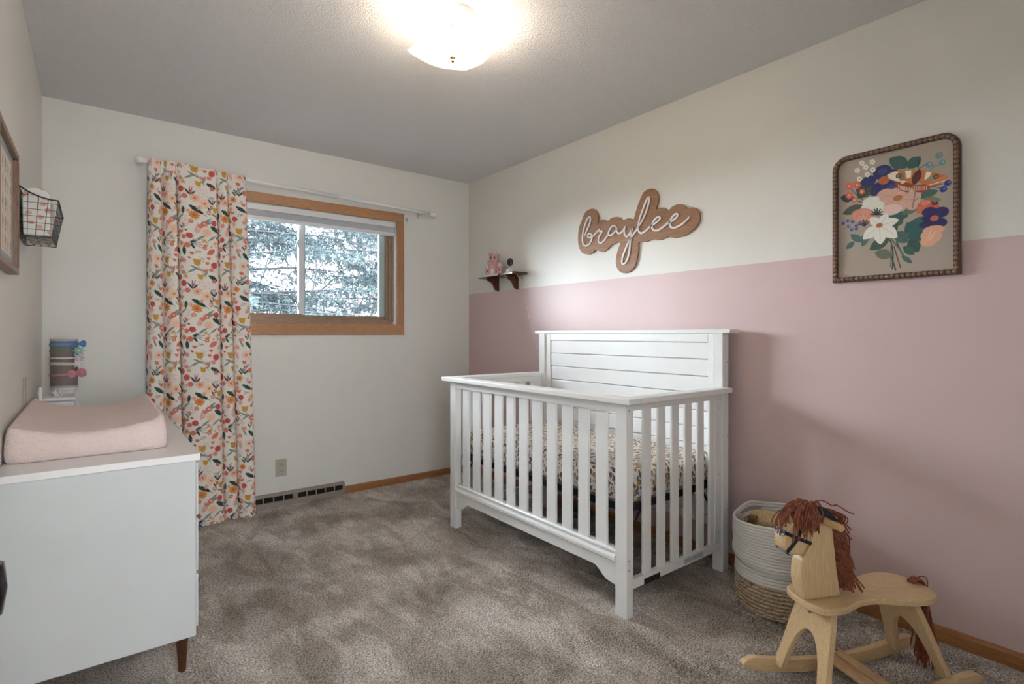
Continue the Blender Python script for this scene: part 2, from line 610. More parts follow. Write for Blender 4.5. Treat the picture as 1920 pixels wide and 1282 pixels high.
# carpet pile: short leaning yarn tufts over the floor that the room shows
rng = np.random.default_rng(3)
def pile(n, x0, x1, y0, y1):
    P = np.stack([rng.uniform(x0, x1, n), rng.uniform(y0, y1, n)], 1)
    d = P[:, 0] * 0.615 + P[:, 1] * 0.788
    u = (P[:, 0] * 0.788 - P[:, 1] * 0.615) / np.maximum(d, 0.1)
    keep = (d > 1.55) & (np.abs(u) < 1.05)
    inside = (P[:, 0] < 0.27) & (P[:, 1] > 2.15) & (P[:, 1] < 3.5)
    P = P[keep & ~inside]
    k = len(P)
    a = rng.uniform(0, 2 * PI, k)
    w = rng.uniform(0.0012, 0.0022, k)
    h = rng.uniform(0.002, 0.0055, k)
    l = rng.uniform(0.001, 0.005, k)
    dx, dy = np.cos(a), np.sin(a)
    b = rng.uniform(0, 2 * PI, k)
    V = np.zeros((k, 4, 3))
    V[:, 0] = np.stack([P[:, 0] - dx * w, P[:, 1] - dy * w, np.full(k, 0.0003)], 1)
    V[:, 1] = np.stack([P[:, 0] + dx * w, P[:, 1] + dy * w, np.full(k, 0.0003)], 1)
    V[:, 2] = np.stack([P[:, 0] + dx * w * 0.5 + np.cos(b) * l, P[:, 1] + dy * w * 0.5 + np.sin(b) * l, h], 1)
    V[:, 3] = np.stack([P[:, 0] - dx * w * 0.5 + np.cos(b) * l, P[:, 1] - dy * w * 0.5 + np.sin(b) * l, h], 1)
    return V.reshape(-1, 3), np.arange(k * 4).reshape(-1, 4)
V, Fq = pile(420000, 0.0, XR - 0.004, 0.15, YB - 0.02)
raw_mesh('carpet_pile', V, Fq, M['carpet'], parent=floor, kind='stuff')

# baseboards
def bb_profile():
    return [(0, 0), (0.012, 0), (0.012, 0.045), (0.008, 0.056), (0, 0.058)]
struct(MB().prism([(XR - p[0], p[1]) for p in bb_profile()], 1, YF, YB - 0.001), 'baseboard_right', M['oak'])
struct(MB().prism([(YB - p[0], p[1] * 0.88) for p in bb_profile()], 0, 1.434, XR - 0.013), 'baseboard_back', M['oak_x'])
struct(MB().prism([(XL + p[0], p[1]) for p in bb_profile()], 1, YF + 0.9, YB - 0.001), 'baseboard_left', M['oak'])

# ---------------------------------------------------------------- window_1
win = box(OX0, OX1, YB + 0.045, YB + 0.125, OZ0, OZ0 + 0.020)
win.box(OX0, OX1, YB + 0.045, YB + 0.125, OZ1 - 0.03, OZ1)
win = struct(win, 'window_1', M['jamb_x'], bevel=0.002)
cw = 0.062
for nm, b_, mt in (('casing', (OX0 - cw, OX1 + cw, YB - 0.017, YB, OZ1, OZ1 + cw + 0.004), 'casing_x'),
                   ('casing', (OX0 - cw, OX1 + cw, YB - 0.017, YB, OZ0 - cw - 0.018, OZ0), 'casing_x'),
                   ('casing', (OX1, OX1 + cw, YB - 0.0165, YB, OZ0, OZ1), 'casing_z'),
                   ('casing', (OX0 - cw, OX0, YB - 0.0165, YB, OZ0, OZ1), 'casing_z')):
    box(*b_).build(nm, M[mt], win, bevel=0.003)
# reveal lining: pale edge strip then stepped brown jambs
box(OX1 - 0.006, OX1, YB, YB + 0.045, OZ0, OZ1).box(OX0, OX0 + 0.006, YB, YB + 0.045, OZ0, OZ1).build('jamb_liner', M['blind_white'], win)
for s, x in ((1, OX1), (-1, OX0)):
    a = sorted((x, x - s * 0.016))
    b = sorted((x - s * 0.016, x - s * 0.034))
    c = sorted((x - s * 0.034, x - s * 0.052))
    box(a[0], a[1], YB + 0.030, YB + 0.125, OZ0 + 0.02, OZ1 - 0.03).build('jamb', M['jamb'], win, bevel=0.001)
    box(b[0], b[1], YB + 0.048, YB + 0.125, OZ0 + 0.02, OZ1 - 0.03).build('jamb', M['jamb'], win, bevel=0.001)
    box(c[0], c[1], YB + 0.066, YB + 0.125, OZ0 + 0.02, OZ1 - 0.03).build('jamb', M['jamb'], win, bevel=0.001)
box(OX0 + 0.05, OX1 - 0.05, YB + 0.050, YB + 0.07, OZ0 + 0.018, OZ0 + 0.036).build('sill_track', M['jamb_x'], win, bevel=0.002)
GX0, GX1 = OX0 + 0.052, OX1 - 0.052
MX0, MX1 = 1.128, 1.195
def sash(x0, x1, y0, y1, zb, stile_l, stile_r, mats):
    f = box(x0, x1, y0, y1, OZ0 + 0.02, zb).build('sash_rail', M['jamb_x'], win, bevel=0.002)
    box(x0, x1, y0, y1, OZ1 - 0.07, OZ1 - 0.03).build('sash_rail', M['vinyl'], win, bevel=0.002)
    if stile_l:
        box(x0, x0 + stile_l, y0, y1, zb, OZ1 - 0.07).build('sash_stile', mats[0], win, bevel=0.002)
    if stile_r:
        box(x1 - stile_r, x1, y0, y1, zb, OZ1 - 0.07).build('sash_stile', mats[1], win, bevel=0.002)
    yc = (y0 + y1) / 2
    box(x0 + 0.002, x1 - 0.002, yc - 0.002, yc + 0.002, zb - 0.006, OZ1 - 0.066).build('pane', M['glass'], win)
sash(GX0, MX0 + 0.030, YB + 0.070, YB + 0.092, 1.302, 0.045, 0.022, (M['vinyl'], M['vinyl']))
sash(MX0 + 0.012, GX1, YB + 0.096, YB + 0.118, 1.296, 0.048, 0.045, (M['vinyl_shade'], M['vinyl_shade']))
box(MX0 + 0.012, MX0 + 0.05, YB + 0.088, YB + 0.097, 1.296, OZ1 - 0.07).build('meeting_stile', M['vinyl'], win, bevel=0.002)
for z in (1.36, 1.80):
    q = MB()
    q.box(MX0 - 0.002, MX0 + 0.020, YB + 0.060, YB + 0.070, z - 0.022, z + 0.022).tube([(MX0 + 0.004, YB + 0.060, z - 0.03), (MX0 - 0.008, YB + 0.054, z), (MX0 + 0.002, YB + 0.060, z + 0.02)], 0.004, 6)
    q.build('sash_latch', M['vinyl'], win, bevel=0.001)

# cellular shade drawn up under the head of the window
bl = thing('window_shade', (1.2, YB + 0.02, 1.96), 'white cellular window shade pulled up under the top of the wooden window frame', 'blind')
bx0, bx1 = OX0 + 0.008, OX1 - 0.008
prof = [(YB + 0.004, 1.985), (YB + 0.002, 2.022), (YB + 0.008, 2.029), (YB + 0.044, 2.029), (YB + 0.044, 1.985)]
MB().prism(prof, 0, bx0, bx1).build('headrail', M['blind_white'], bl, bevel=0.001)
for k in range(6):
    z = 1.984 - k * 0.0065
    MB().prism([(YB + 0.012, z), (YB + 0.007, z - 0.0032), (YB + 0.012, z - 0.0064), (YB + 0.040, z - 0.0064), (YB + 0.040, z)], 0, bx0 + 0.004, bx1 - 0.004).build('pleat', M['blind'], bl)
MB().prism([(YB + 0.006, 1.944), (YB + 0.004, 1.928), (YB + 0.010, 1.921), (YB + 0.042, 1.921), (YB + 0.042, 1.944)], 0, bx0, bx1).build('bottom_rail', M['blind_white'], bl, bevel=0.001)

# ---------------------------------------------------------------- door_1 standing open beside the camera, with its knob
door = struct(box(-0.163, -0.128, YF + 0.004, 0.735, 0.012, 2.02), 'door_1', M['white'], bevel=0.002)
for sgn, x0 in ((1, -0.128), (-1, -0.163)):
    L_ = 1.09 if sgn > 0 else 0.8
    k = MB().lathe([(0.030, x0), (0.030, x0 + sgn * 0.005), (0.012, x0 + sgn * 0.008), (0.011, x0 + sgn * 0.022 * L_), (0.022, x0 + sgn * 0.026 * L_), (0.0265, x0 + sgn * 0.036 * L_), (0.0265, x0 + sgn * 0.050 * L_), (0.023, x0 + sgn * 0.057 * L_), (0.0, x0 + sgn * 0.060 * L_)], (0, 0.672, 0.925), 32, 'x')
    k.build('door_knob', M['bronze'], door, smooth=True)

# ---------------------------------------------------------------- heating register in place of the baseboard under the window
vt = thing('baseboard_register', (1.0, YB, 0), 'long taupe metal baseboard vent with dark slots under the window', 'vent')
VX0, VX1 = 0.42, 1.432
MB().prism([(YB, 0), (YB - 0.034, 0), (YB - 0.034, 0.030), (YB - 0.030, 0.034), (YB - 0.030, 0.036), (YB, 0.036)], 0, VX0, VX1).build('base_panel', M['vent'], vt, bevel=0.001)
box(VX0 + 0.01, VX1 - 0.01, YB - 0.012, YB, 0.036, 0.072).build('vent_back', M['vent_dark'], vt)
MB().prism([(YB, 0.090), (YB, 0.070), (YB - 0.026, 0.070), (YB - 0.024, 0.076), (YB - 0.010, 0.090)], 0, VX0, VX1).build('top_panel', M['vent'], vt, bevel=0.001)
xs = [1.421]
m = MB()
cells = []
x = 1.423
seq = [5, 5, 5]
for blk in seq:
    for i in range(blk):
        cells.append((x - 0.064, x - 0.008))
        x -= 0.064
    cells.append(None)
    x -= 0.026
prev = VX1
for c_ in cells:
    if c_ is None:
        continue
    a, b = c_
    if b < VX0:
        continue
    box(b, min(prev, VX1), YB - 0.028, YB - 0.012, 0.036, 0.072).build('divider', M['vent'], vt)
    for k in range(3):
        z = 0.043 + 0.009 * k
        MB().prism([(YB - 0.014, z + 0.004), (YB - 0.026, z), (YB - 0.026, z - 0.0015), (YB - 0.014, z + 0.0025)], 0, a, b).build('louver', M['vent_dark'], vt)
    prev = a
box(1.0725, 1.0775, YB - 0.0345, YB - 0.028, 0.052, 0.057).build('screw', M['steel'], vt)

# ---------------------------------------------------------------- wall outlet
ot = thing('wall_outlet', (0.998, YB, 0.253), 'almond duplex wall outlet below the window, above the floor vent', 'outlet')
box(0.962, 1.034, YB - 0.006, YB, 0.196, 0.310).build('cover_plate', M['plate'], ot, bevel=0.003)
for z in (0.275, 0.231):
    s_ = MB().lathe([(0.0165, YB - 0.0085), (0.0175, YB - 0.006), (0.0175, YB - 0.004)], (0.998, 0, z), 20, 'y').build('socket', M['plate'], ot)
    MB().box(0.990, 0.9925, YB - 0.0092, YB - 0.008, z - 0.004, z + 0.005).box(1.0035, 1.006, YB - 0.0092, YB - 0.008, z - 0.004, z + 0.005).build('slot', M['slot'], s_)
op = box(XL, XL + 0.006, 2.84, 2.912, 0.87, 0.985).build('light_switch_plate', M['plate'], None, org=(XL, 2.876, 0.93), bevel=0.003)
tag(op, 'pale switch plate on the left wall above the changing pad', 'switch plate')

# ---------------------------------------------------------------- ceiling light
LX, LY = 1.147, 1.862
cl = thing('ceiling_light', (LX, LY, ZC), 'square bent frosted glass ceiling light, switched on, in the middle of the ceiling', 'ceiling light')
MB().lathe([(0.0, ZC - 0.020), (0.10, ZC - 0.020), (0.105, ZC - 0.001), (0.105, ZC)], (LX, LY, 0), 40).build('base_pan', M['castle_white'], cl, smooth=True)
t = NT('frosted_alabaster_glass')
t.n.remove(t.b)
tl = t.new('BsdfTranslucent')
tl.inputs[0].default_value = (0.92, 0.86, 0.74, 1)
df = t.new('BsdfDiffuse')
df.inputs[0].default_value = (0.78, 0.72, 0.62, 1)
nz = t.noise(14, 4, 0.6, None, 1.5)
cr = t.ramp(nz, [(0.40, (0.94, 0.89, 0.80)), (0.6, (0.99, 0.97, 0.93))])
t.l.new(cr, tl.inputs[0])
mx = t.new('MixShader')
mx.inputs[0].default_value = 0.25
t.l.new(tl.outputs[0], mx.inputs[1])
t.l.new(df.outputs[0], mx.inputs[2])
t.l.new(mx.outputs[0], t.out.inputs[0])
M['shade_glass'] = t.m
dl = bpy.data.lights.new('bulb_glow', 'AREA')
dl.shape = 'DISK'
dl.size = 0.09
dl.energy = DOWN
dl.color = (0.98, 0.98, 1.0)
do = bpy.data.objects.new('bulb_glow', dl)
do.parent = cl
do.location = (0, 0, 2.298 - ZC)
COL.objects.link(do)
N = 40
g = np.linspace(-1, 1, N)
U, V_ = np.meshgrid(g, g)
rr2 = U ** 2 + V_ ** 2
H = 0.020 * (rr2 / 2) + 0.018 * np.maximum(np.abs(U), np.abs(V_)) ** 3 + 0.006 * (U ** 4 * V_ ** 4)
H += -0.006 * (np.cos(PI * U) * (np.abs(V_) ** 6) + np.cos(PI * V_) * (np.abs(U) ** 6))
an = math.radians(-6.5)
S_ = 0.147
GX = LX + S_ * (U * math.cos(an) - V_ * math.sin(an)) * (1 - 0.03 * V_ * V_)
GY = LY + S_ * (U * math.sin(an) + V_ * math.cos(an)) * (1 - 0.03 * U * U)
GZ = 2.281 + H
P = np.stack([GX - LX, GY - LY, GZ - ZC], -1)
sh = grid_mesh('glass_shade', P, None, M['shade_glass'], cl)
sm = sh.modifiers.new('thick', 'SOLIDIFY')
sm.thickness = 0.004
sm.offset = 1
MB().lathe([(0.0, 2.259), (0.006, 2.261), (0.008, 2.267), (0.006, 2.272), (0.013, 2.276), (0.014, 2.281), (0.004, 2.282)], (LX, LY, 0), 20).build('finial', M['brass'], cl, smooth=True)
MB().tube([(LX, LY, 2.283), (LX, LY, ZC - 0.019)], 0.003, 8).build('centre_rod', M['brass'], cl)
t = NT('lit_bulb')
t.set(Base_Color=(1, 0.9, 0.75, 1), Emission_Color=(1, 0.80, 0.52, 1), Emission_Strength=4.0)
M['bulb'] = t.m
for sgn in (-1, 1):
    bx_ = LX + sgn * 0.055
    b_ = MB().lathe([(0.0, 0.034), (0.012, 0.032), (0.021, 0.020), (0.023, 0.008), (0.018, -0.010), (0.011, -0.022), (0.010, -0.030)], (0, 0, 0), 20, 'x')
    b_.v = [(LX + sgn * (0.058 + p[0]), LY + p[1], 2.386 + p[2]) for p in b_.v]
    b_.build('bulb', M['bulb'], cl, smooth=True)
    MB().lathe([(0.013, 0.0), (0.013, 0.026)], (LX + sgn * 0.028 - (0.026 if sgn < 0 else 0), LY, 2.386), 16, 'x').build('bulb_socket', M['castle_white'], cl)
    pl = bpy.data.lights.new('bulb_light', 'POINT')
    pl.energy = BULB
    pl.color = (1.0, 0.84, 0.66)
    pl.shadow_soft_size = 0.028
    po = bpy.data.objects.new('bulb_light', pl)
    po.parent = cl
    po.location = (sgn * 0.100, 0, 2.345 - ZC)
    COL.objects.link(po)
# ================================================================ crib
CX0, CX1, CY0, CY1 = 1.695, 2.457, 1.420, 2.782
crib = thing('crib', (2.07, 2.1, 0), 'white wooden crib with slatted sides and shiplap headboard against the pink wall', 'crib')
W = M['white']
# front posts
for y0, y1 in ((1.420, 1.482), (CY1 - 0.062, CY1)):
    box(CX0, CX0 + 0.042, y0, y1, 0, 0.874).build('leg', W, crib, bevel=0.003)
# headboard posts reach the floor
for y0, y1 in ((1.420, 1.476), (CY1 - 0.056, CY1)):
    box(2.404, CX1, y0, y1, 0, 1.162).build('leg', W, crib, bevel=0.003)
# front side
PY0, PY1 = 1.482, CY1 - 0.062
box(1.699, 1.727, PY0, PY1, 0.835, 0.874).build('top_rail', W, crib, bevel=0.002)
box(1.668, 1.745, 1.384, CY1 + 0.06, 0.874, 0.899).build('ledge', W, crib, bevel=0.005, seg=3)
mould = [(1.735, 0.267), (1.700, 0.267), (1.696, 0.262), (1.696, 0.256), (1.702, 0.252), (1.702, 0.246), (1.692, 0.243), (1.688, 0.236), (1.688, 0.224), (1.694, 0.219), (1.700, 0.216), (1.735, 0.216)]
MB().prism(mould, 1, PY0, PY1).build('bottom_rail', W, crib)
L_ = PY1 - PY0
def apr(y):
    d = min(y - PY0, PY1 - y)
    if d < 0.05:
        return 0.119 + 0.006 * d / 0.05
    if d < 0.135:
        t = (d - 0.05) / 0.085
        return 0.125 + 0.042 * (t * t * (3 - 2 * t)) + 0.006 * math.sin(PI * t)
    return 0.167
ys = [PY0 + L_ * i / 120 for i in range(121)]
poly = [(y, apr(y)) for y in ys] + [(PY1, 0.218), (PY0, 0.218)]
MB().prism(poly, 0, 1.701, 1.721).build('apron', W, crib, bevel=0.0015)
for k in range(11):
    yc = 1.5725 + 0.1059 * k
    box(1.708, 1.722, yc - 0.032, yc + 0.032, 0.262, 0.840).build('slat', W, crib, bevel=0.003)
# two ends
for e, (ya, yb, yl0, yl1) in enumerate(((1.428, 1.452, 1.384, 1.452), (CY1 - 0.032, CY1 - 0.008, CY1 - 0.032, CY1 + 0.06))):
    box(1.737, 2.404, ya, yb, 0.842, 0.874).build('top_rail', W, crib, bevel=0.002)
    box(1.745, 2.432, yl0, yl1, 0.874, 0.899).build('ledge', W, crib, bevel=0.005, seg=3)
    box(1.737, 2.404, ya, yb, 0.110, 0.150).build('bottom_rail', W, crib, bevel=0.002)
    box(2.352, 2.404, ya, yb, 0.150, 0.842).build('stile', W, crib, bevel=0.002)
    for k in range(6):
        xc = 1.845 + 0.0988 * k
        box(xc - 0.0255, xc + 0.0255, ya + 0.005, yb - 0.005, 0.148, 0.845).build('slat', W, crib, bevel=0.003)
# barrel bolts on the near end
for x, z, y in ((1.710, 0.846, 1.420), (1.710, 0.236, 1.420), (1.710, 0.199, 1.420), (2.381, 0.800, 1.428), (2.381, 0.480, 1.428), (2.381, 0.200, 1.428), (2.445, 1.02, 1.420), (2.445, 0.66, 1.420), (2.445, 0.30, 1.420)):
    MB().lathe([(0.0, y - 0.001), (0.004, y - 0.001), (0.0045, y), (0.0045, y + 0.002)], (x, 0, z), 12, 'y').build('bolt', M['steel'], crib)
box(1.815, 1.922, 1.4255, 1.428, 0.109, 0.133).build('maker_plate', simple('dark_brown_plate', (0.022, 0.016, 0.014), 0.75, 0.2, 60), crib, bevel=0.001)
box(2.10, 2.25, 1.4270, 1.428, 0.120, 0.140).build('care_label', simple('silver_grey_label', (0.55, 0.55, 0.55), 0.35, 0.12, 40), crib)
# headboard
box(2.408, 2.497, 1.384, CY1 + 0.052, 1.162, 1.183).build('headboard_cap', W, crib, bevel=0.004, seg=3)
hb = box(2.432, 2.446, 1.476, CY1 - 0.056, 0.205, 1.162).build('headboard', W, crib)
for y0, y1 in ((1.476, 1.506), (CY1 - 0.104, CY1 - 0.056)):
    box(2.414, 2.432, y0, y1, 0.205, 1.162).build('headboard_stile', W, hb, bevel=0.002)
box(2.414, 2.432, 1.506, CY1 - 0.104, 1.118, 1.162).build('headboard_rail', W, hb, bevel=0.002)
z = 1.116
while z > 0.25:
    z0 = max(z - 0.0825, 0.207)
    box(2.420, 2.432, 1.506, CY1 - 0.104, z0, z).build('plank', W, hb, bevel=0.003)
    z -= 0.0865
# mattress support: dark metal frame and hanger straps
fr = MB()
fr.box(1.742, 2.402, 1.462, 1.482, 0.414, 0.438).box(1.742, 2.402, 2.700, 2.720, 0.414, 0.438)
fr.box(1.742, 1.762, 1.482, 2.700, 0.414, 0.438).box(2.382, 2.402, 1.482, 2.700, 0.414, 0.438)
for k in range(12):
    y = 1.56 + 0.1 * k
    fr.box(1.762, 2.382, y - 0.003, y + 0.003, 0.424, 0.430)
ms = fr.build('mattress_support', M['black'], crib)
for x, dx in ((1.757, 0.09), (2.382, -0.09)):
    for y in (1.466, 2.716):
        MB().prism([(x - 0.006, 0.42), (x + 0.006, 0.42), (x + 0.006 + dx * 0, 0.36), (x - 0.006, 0.36)], 1, y - 0.004, y + 0.004).tube([(x, y, 0.30), (x + dx, y, 0.42)], 0.005, 6).build('hanger', M['black'], ms)

# mattress with its printed sheet
t = NT('sheet_with_brown_and_blue_leaf_print')
t.set(Roughness=0.9)
def vlayer(scale, sc3, rot, thr):
    v = t.coord(scale=sc3, rot=rot)
    x = t.new('TexVoronoi', feature='F1')
    x.inputs['Scale'].default_value = scale
    x.inputs['Randomness'].default_value = 0.9
    t.l.new(v, x.inputs['Vector'])
    m_ = t.new('Math', operation='LESS_THAN')
    t.l.new(x.outputs['Distance'], m_.inputs[0])
    m_.inputs[1].default_value = thr
    s_ = t.new('SeparateColor')
    t.l.new(x.outputs['Color'], s_.inputs[0])
    return m_.outputs[0], s_.outputs[0], s_.outputs[1]
c = (0.74, 0.70, 0.64)
for scale, s3, rot, thr, cols in ((62, (1, 0.75, 0.55), (0.4, 0.2, 0.5), 0.43, ((0.30, 0.135, 0.05), (0.16, 0.075, 0.04), (0.43, 0.25, 0.10), (0.10, 0.11, 0.17))),
                            (92, (0.6, 1, 0.6), (0.8, 0.9, 0.1), 0.35, ((0.13, 0.12, 0.15), (0.36, 0.20, 0.09), (0.20, 0.12, 0.07), (0.45, 0.32, 0.18)))):
    f, r1, r2 = vlayer(scale, s3, rot, thr)
    x = t.new('ValToRGB')
    x.color_ramp.interpolation = 'CONSTANT'
    e = x.color_ramp.elements
    e[0].position, e[0].color = 0, (*cols[0], 1)
    e[1].position, e[1].color = 0.75, (*cols[3], 1)
    for p_, q_ in ((0.3, cols[1]), (0.52, cols[2])):
        k_ = e.new(p_)
        k_.color = (*q_, 1)
    t.l.new(r1, x.inputs[0])
    c = t.mix(f, c, x.outputs[0])
t.base(c)
t.bump(t.noise(30, 3), 0.25, 0.004)
mt = box(1.748, 2.398, 1.466, 2.716, 0.4395, 0.582)
mo = mt.build('crib_mattress', t.m, None, org=(2.07, 2.09, 0.4395), bevel=0.035, seg=5, smooth=True)
tag(mo, 'crib mattress in a cream sheet printed with small brown and blue leaves', 'mattress')
tb = MB().lathe([(0.0, 0.002), (0.05, 0.002), (0.062, 0.012), (0.066, 0.040), (0.060, 0.040), (0.056, 0.014), (0.0, 0.010)], (2.44, 2.42, 0.0), 24).build('toy_bowl', M['teal'], None, org=(2.44, 2.42, 0.0), smooth=True)
tag(tb, 'dark teal round toy lying on the carpet under the crib', 'toy')

# ================================================================ curtain rod and curtain
RY = 3.745
RA, RB = Vector((0.205, RY, 2.160)), Vector((2.136, RY, 2.112))
rod = thing('curtain_rod', (1.17, YB, 2.14), 'thin white metal curtain rod above the window, sloping slightly down to the right', 'curtain rod')
def rp(t):
    return RA.lerp(RB, t)
MB().tube([rp(0.02), rp(0.6)], 0.0125, 14).build('rod_tube', M['rod'], rod, smooth=True)
MB().tube([rp(0.6), rp(0.985)], 0.0108, 14).build('rod_tube', M['rod'], rod, smooth=True)
for tt in (0.0, 1.0):
    e_ = rp(tt)
    sg = -1 if tt == 0 else 1
    f_ = MB().lathe([(0.0125, e_.x - sg * 0.035), (0.015, e_.x - sg * 0.030), (0.014, e_.x - sg * 0.018), (0.018, e_.x - sg * 0.012), (0.022, e_.x), (0.020, e_.x + sg * 0.012), (0.0, e_.x + sg * 0.022)], (0, e_.y, e_.z), 20, 'x')
    f_.build('finial', M['rod'], rod, smooth=True)
for tt in (0.035, 0.945):
    e_ = rp(tt)
    MB().box(e_.x - 0.006, e_.x + 0.006, YB - 0.004, YB, e_.z - 0.035, e_.z + 0.006).tube([(e_.x, YB - 0.003, e_.z - 0.012), (e_.x, e_.y + 0.004, e_.z - 0.013)], 0.004, 8).tube([(e_.x, e_.y + 0.016, e_.z), (e_.x, e_.y, e_.z - 0.0165), (e_.x, e_.y - 0.0155, e_.z)], 0.0028, 6).build('bracket', M['clear'], rod)
hk = MB().box(1.930, 1.944, YB - 0.010, YB, 2.050, 2.072).tube([(1.937, YB - 0.010, 2.052), (1.937, YB - 0.016, 2.040), (1.937, YB - 0.010, 2.032)], 0.003, 6).build('wall_hook', M['clear'], None, org=(1.937, YB, 2.05))
tag(hk, 'tiny clear plastic hook on the wall right of the window corner', 'hook')

# printed pattern (millimetres, one repeat, rows run downwards)
cr_ = Print(300, 560, (243, 236, 226), True, 1.0)
DK, SAGE, NAVY = (28, 66, 62), (136, 152, 142), (46, 56, 72)
RED, CORAL, PINK, PEACH, YEL, ORG = (206, 82, 76), (224, 122, 104), (232, 158, 142), (244, 196, 164), (214, 158, 62), (226, 148, 74)
def tulip(x, y, s=1, c=YEL, stem=True):
    if stem:
        cr_.S([(x, y + 10 * s), (x + 20 * s, y + 45 * s), (x + 42 * s, y + 90 * s)], 3.2, SAGE)
        cr_.L((x - 32 * s, y + 22 * s), (x + 22 * s, y + 48 * s), 13 * s, SAGE)
        cr_.L((x + 50 * s, y + 30 * s), (x + 36 * s, y + 80 * s), 12 * s, SAGE)
    cr_.E((x, y + 2), (16 * s, 17 * s), 0, c)
    for d in (-12, -4, 4, 12):
        cr_.L((x + d * 0.4 * s, y + 8 * s), (x + d * 1.5 * s, y - 22 * s), 11 * s, c)
def daisy(x, y, r, c, cc, n=8, w=0.42):
    for k in range(n):
        a = 2 * PI * k / n + x
        cr_.L((x + 0.15 * r * math.cos(a), y + 0.15 * r * math.sin(a)), (x + r * math.cos(a), y + r * math.sin(a)), r * w, c)
    cr_.E((x, y), (r * 0.26, r * 0.26), 0, cc)
def bloom(x, y, r, c):
    for k in range(7):
        a = 2 * PI * k / 7
        cr_.E((x + 0.6 * r * math.cos(a), y + 0.6 * r * math.sin(a)), (r * 0.42, r * 0.42), 0, c)
    cr_.E((x, y), (r * 0.75, r * 0.75), 0, c)
    for k in range(6):
        a = 2 * PI * k / 6
        cr_.E((x + 0.35 * r * math.cos(a), y + 0.35 * r * math.sin(a)), (1.3, 1.3), 0, tuple(min(255, v + 40) for v in c))
def oak(x0, y0, x1, y1, w=24, c=DK):
    cr_.L((x0, y0), (x1, y1), w, c, 5, 0.6)
    cr_.S([(x0, y0), (x0 + (x1 - x0) * 0.7, y0 + (y1 - y0) * 0.7)], 1.2, (120, 150, 138))
    cr_.S([(x1, y1), (x1 + (x1 - x0) * 0.25, y1 + (y1 - y0) * 0.25)], 2, c)
def leafv(x, y, s=1, c=NAVY):
    cr_.L((x, y), (x - 24 * s, y - 36 * s), 10 * s, c)
    cr_.L((x, y), (x + 24 * s, y - 32 * s), 9 * s, c)
    cr_.S([(x, y), (x - 2 * s, y - 50 * s)], 2.6, c)
    cr_.S([(x, y - 8 * s), (x + 12 * s, y - 52 * s)], 2.4, c)
def dots(x, y, r, c=PINK, n=42):
    q = random.Random(int(x * 7 + y))
    for k in range(n):
        a, d = q.uniform(0, 2 * PI), r * math.sqrt(q.random())
        cr_.E((x + d * math.cos(a), y + d * math.sin(a)), (1.7, 1.7), 0, c)
def fern(x, y, s=1, c=PINK, ang=-70):
    a = math.radians(ang)
    ex, ey = x + 58 * s * math.cos(a), y + 58 * s * math.sin(a)
    cr_.S([(x, y), (ex, ey)], 1.8, c)
    for k in range(1, 6):
        px_, py_ = x + (ex - x) * k / 5.5, y + (ey - y) * k / 5.5
        for sg in (-1, 1):
            b = a + sg * 0.75
            cr_.L((px_, py_), (px_ + 21 * s * math.cos(b), py_ + 21 * s * math.sin(b)), 6 * s, c)
def bug(x, y):
    cr_.E((x, y), (6.5, 5), 20, (200, 70, 70))
    cr_.E((x - 5, y - 2), (2.6, 2.6), 0, (50, 40, 50))
    for d in ((1, -1), (3, 2), (-1, 2)):
        cr_.E((x + d[0], y + d[1]), (1, 1), 0, (50, 40, 50))
def berries(x, y, c=DK):
    for d in ((0, 0), (6, 5), (-3, 7), (5, 13), (-6, 15)):
        cr_.E((x + d[0], y + d[1]), (1.8, 2.4), 20, c)
def spray(x, y, s=1):
    for a, l in ((-10, 60), (8, 66), (-32, 56), (26, 52)):
        t_ = math.radians(a)
        cr_.S([(x, y), (x + l * s * math.cos(t_), y + l * s * math.sin(t_))], 2.0, NAVY)
    cr_.L((x - 6, y), (x + 34 * s, y - 20 * s), 11 * s, DK)
    cr_.L((x, y + 2), (x + 18 * s, y + 36 * s), 12 * s, DK)
    daisy(x + 62 * s, y - 22 * s, 13 * s, YEL, ORG, 6)
    cr_.L((x + 56 * s, y + 10 * s), (x + 84 * s, y + 4 * s), 13 * s, YEL)
def rose(x, y, r=14):
    cr_.E((x, y), (r, r * 0.92), 0, CORAL)
    cr_.Rr((x, y), r * 0.68, 1.6, (246, 214, 196))
    cr_.Rr((x + 1, y), r * 0.30, 1.4, (246, 214, 196))
tulip(83, 33)
rose(153, 73)
oak(136, 106, 188, 138)
bloom(170, 44, 20, RED)
bloom(14, 166, 19, RED)
cr_.L((153, 132), (178, 148), 24, CORAL)
leafv(165, 236, 1.0)
tulip(98, 118, 0.8, YEL, False)
daisy(28, 124, 14, YEL, ORG, 6)
leafv(60, 196, 1.0)
bloom(62, 168, 8, RED)
dots(112, 168, 32)
bloom(34, 206, 15, CORAL)
daisy(80, 208, 27, PEACH, CORAL, 9)
daisy(126, 232, 30, (248, 212, 184), ORG, 10)
oak(54, 256, 118, 296, 27)
oak(26, 270, 20, 312, 20)
daisy(76, 310, 29, ORG, (214, 110, 60), 9)
daisy(146, 284, 16, CORAL, (250, 220, 200), 6)
tulip(184, 268, 0.9)
cr_.S([(88, 372), (120, 346), (180, 330)], 3.2, SAGE)
cr_.L((100, 360), (168, 342), 14, SAGE)
cr_.L((120, 346), (160, 318), 12, SAGE)
dots(30, 352, 30, (220, 140, 130))
daisy(122, 355, 19, CORAL, (250, 220, 200), 7, 0.5)
bloom(176, 348, 18, RED)
oak(152, 366, 212, 406, 27)
fern(78, 424)
daisy(132, 408, 30, (248, 208, 180), PEACH, 9)
bug(36, 407)
bloom(52, 438, 17, RED)
bloom(22, 448, 14, CORAL)
spray(56, 478)
daisy(6, 488, 18, ORG, RED, 7)
bloom(40, 496, 16, CORAL)
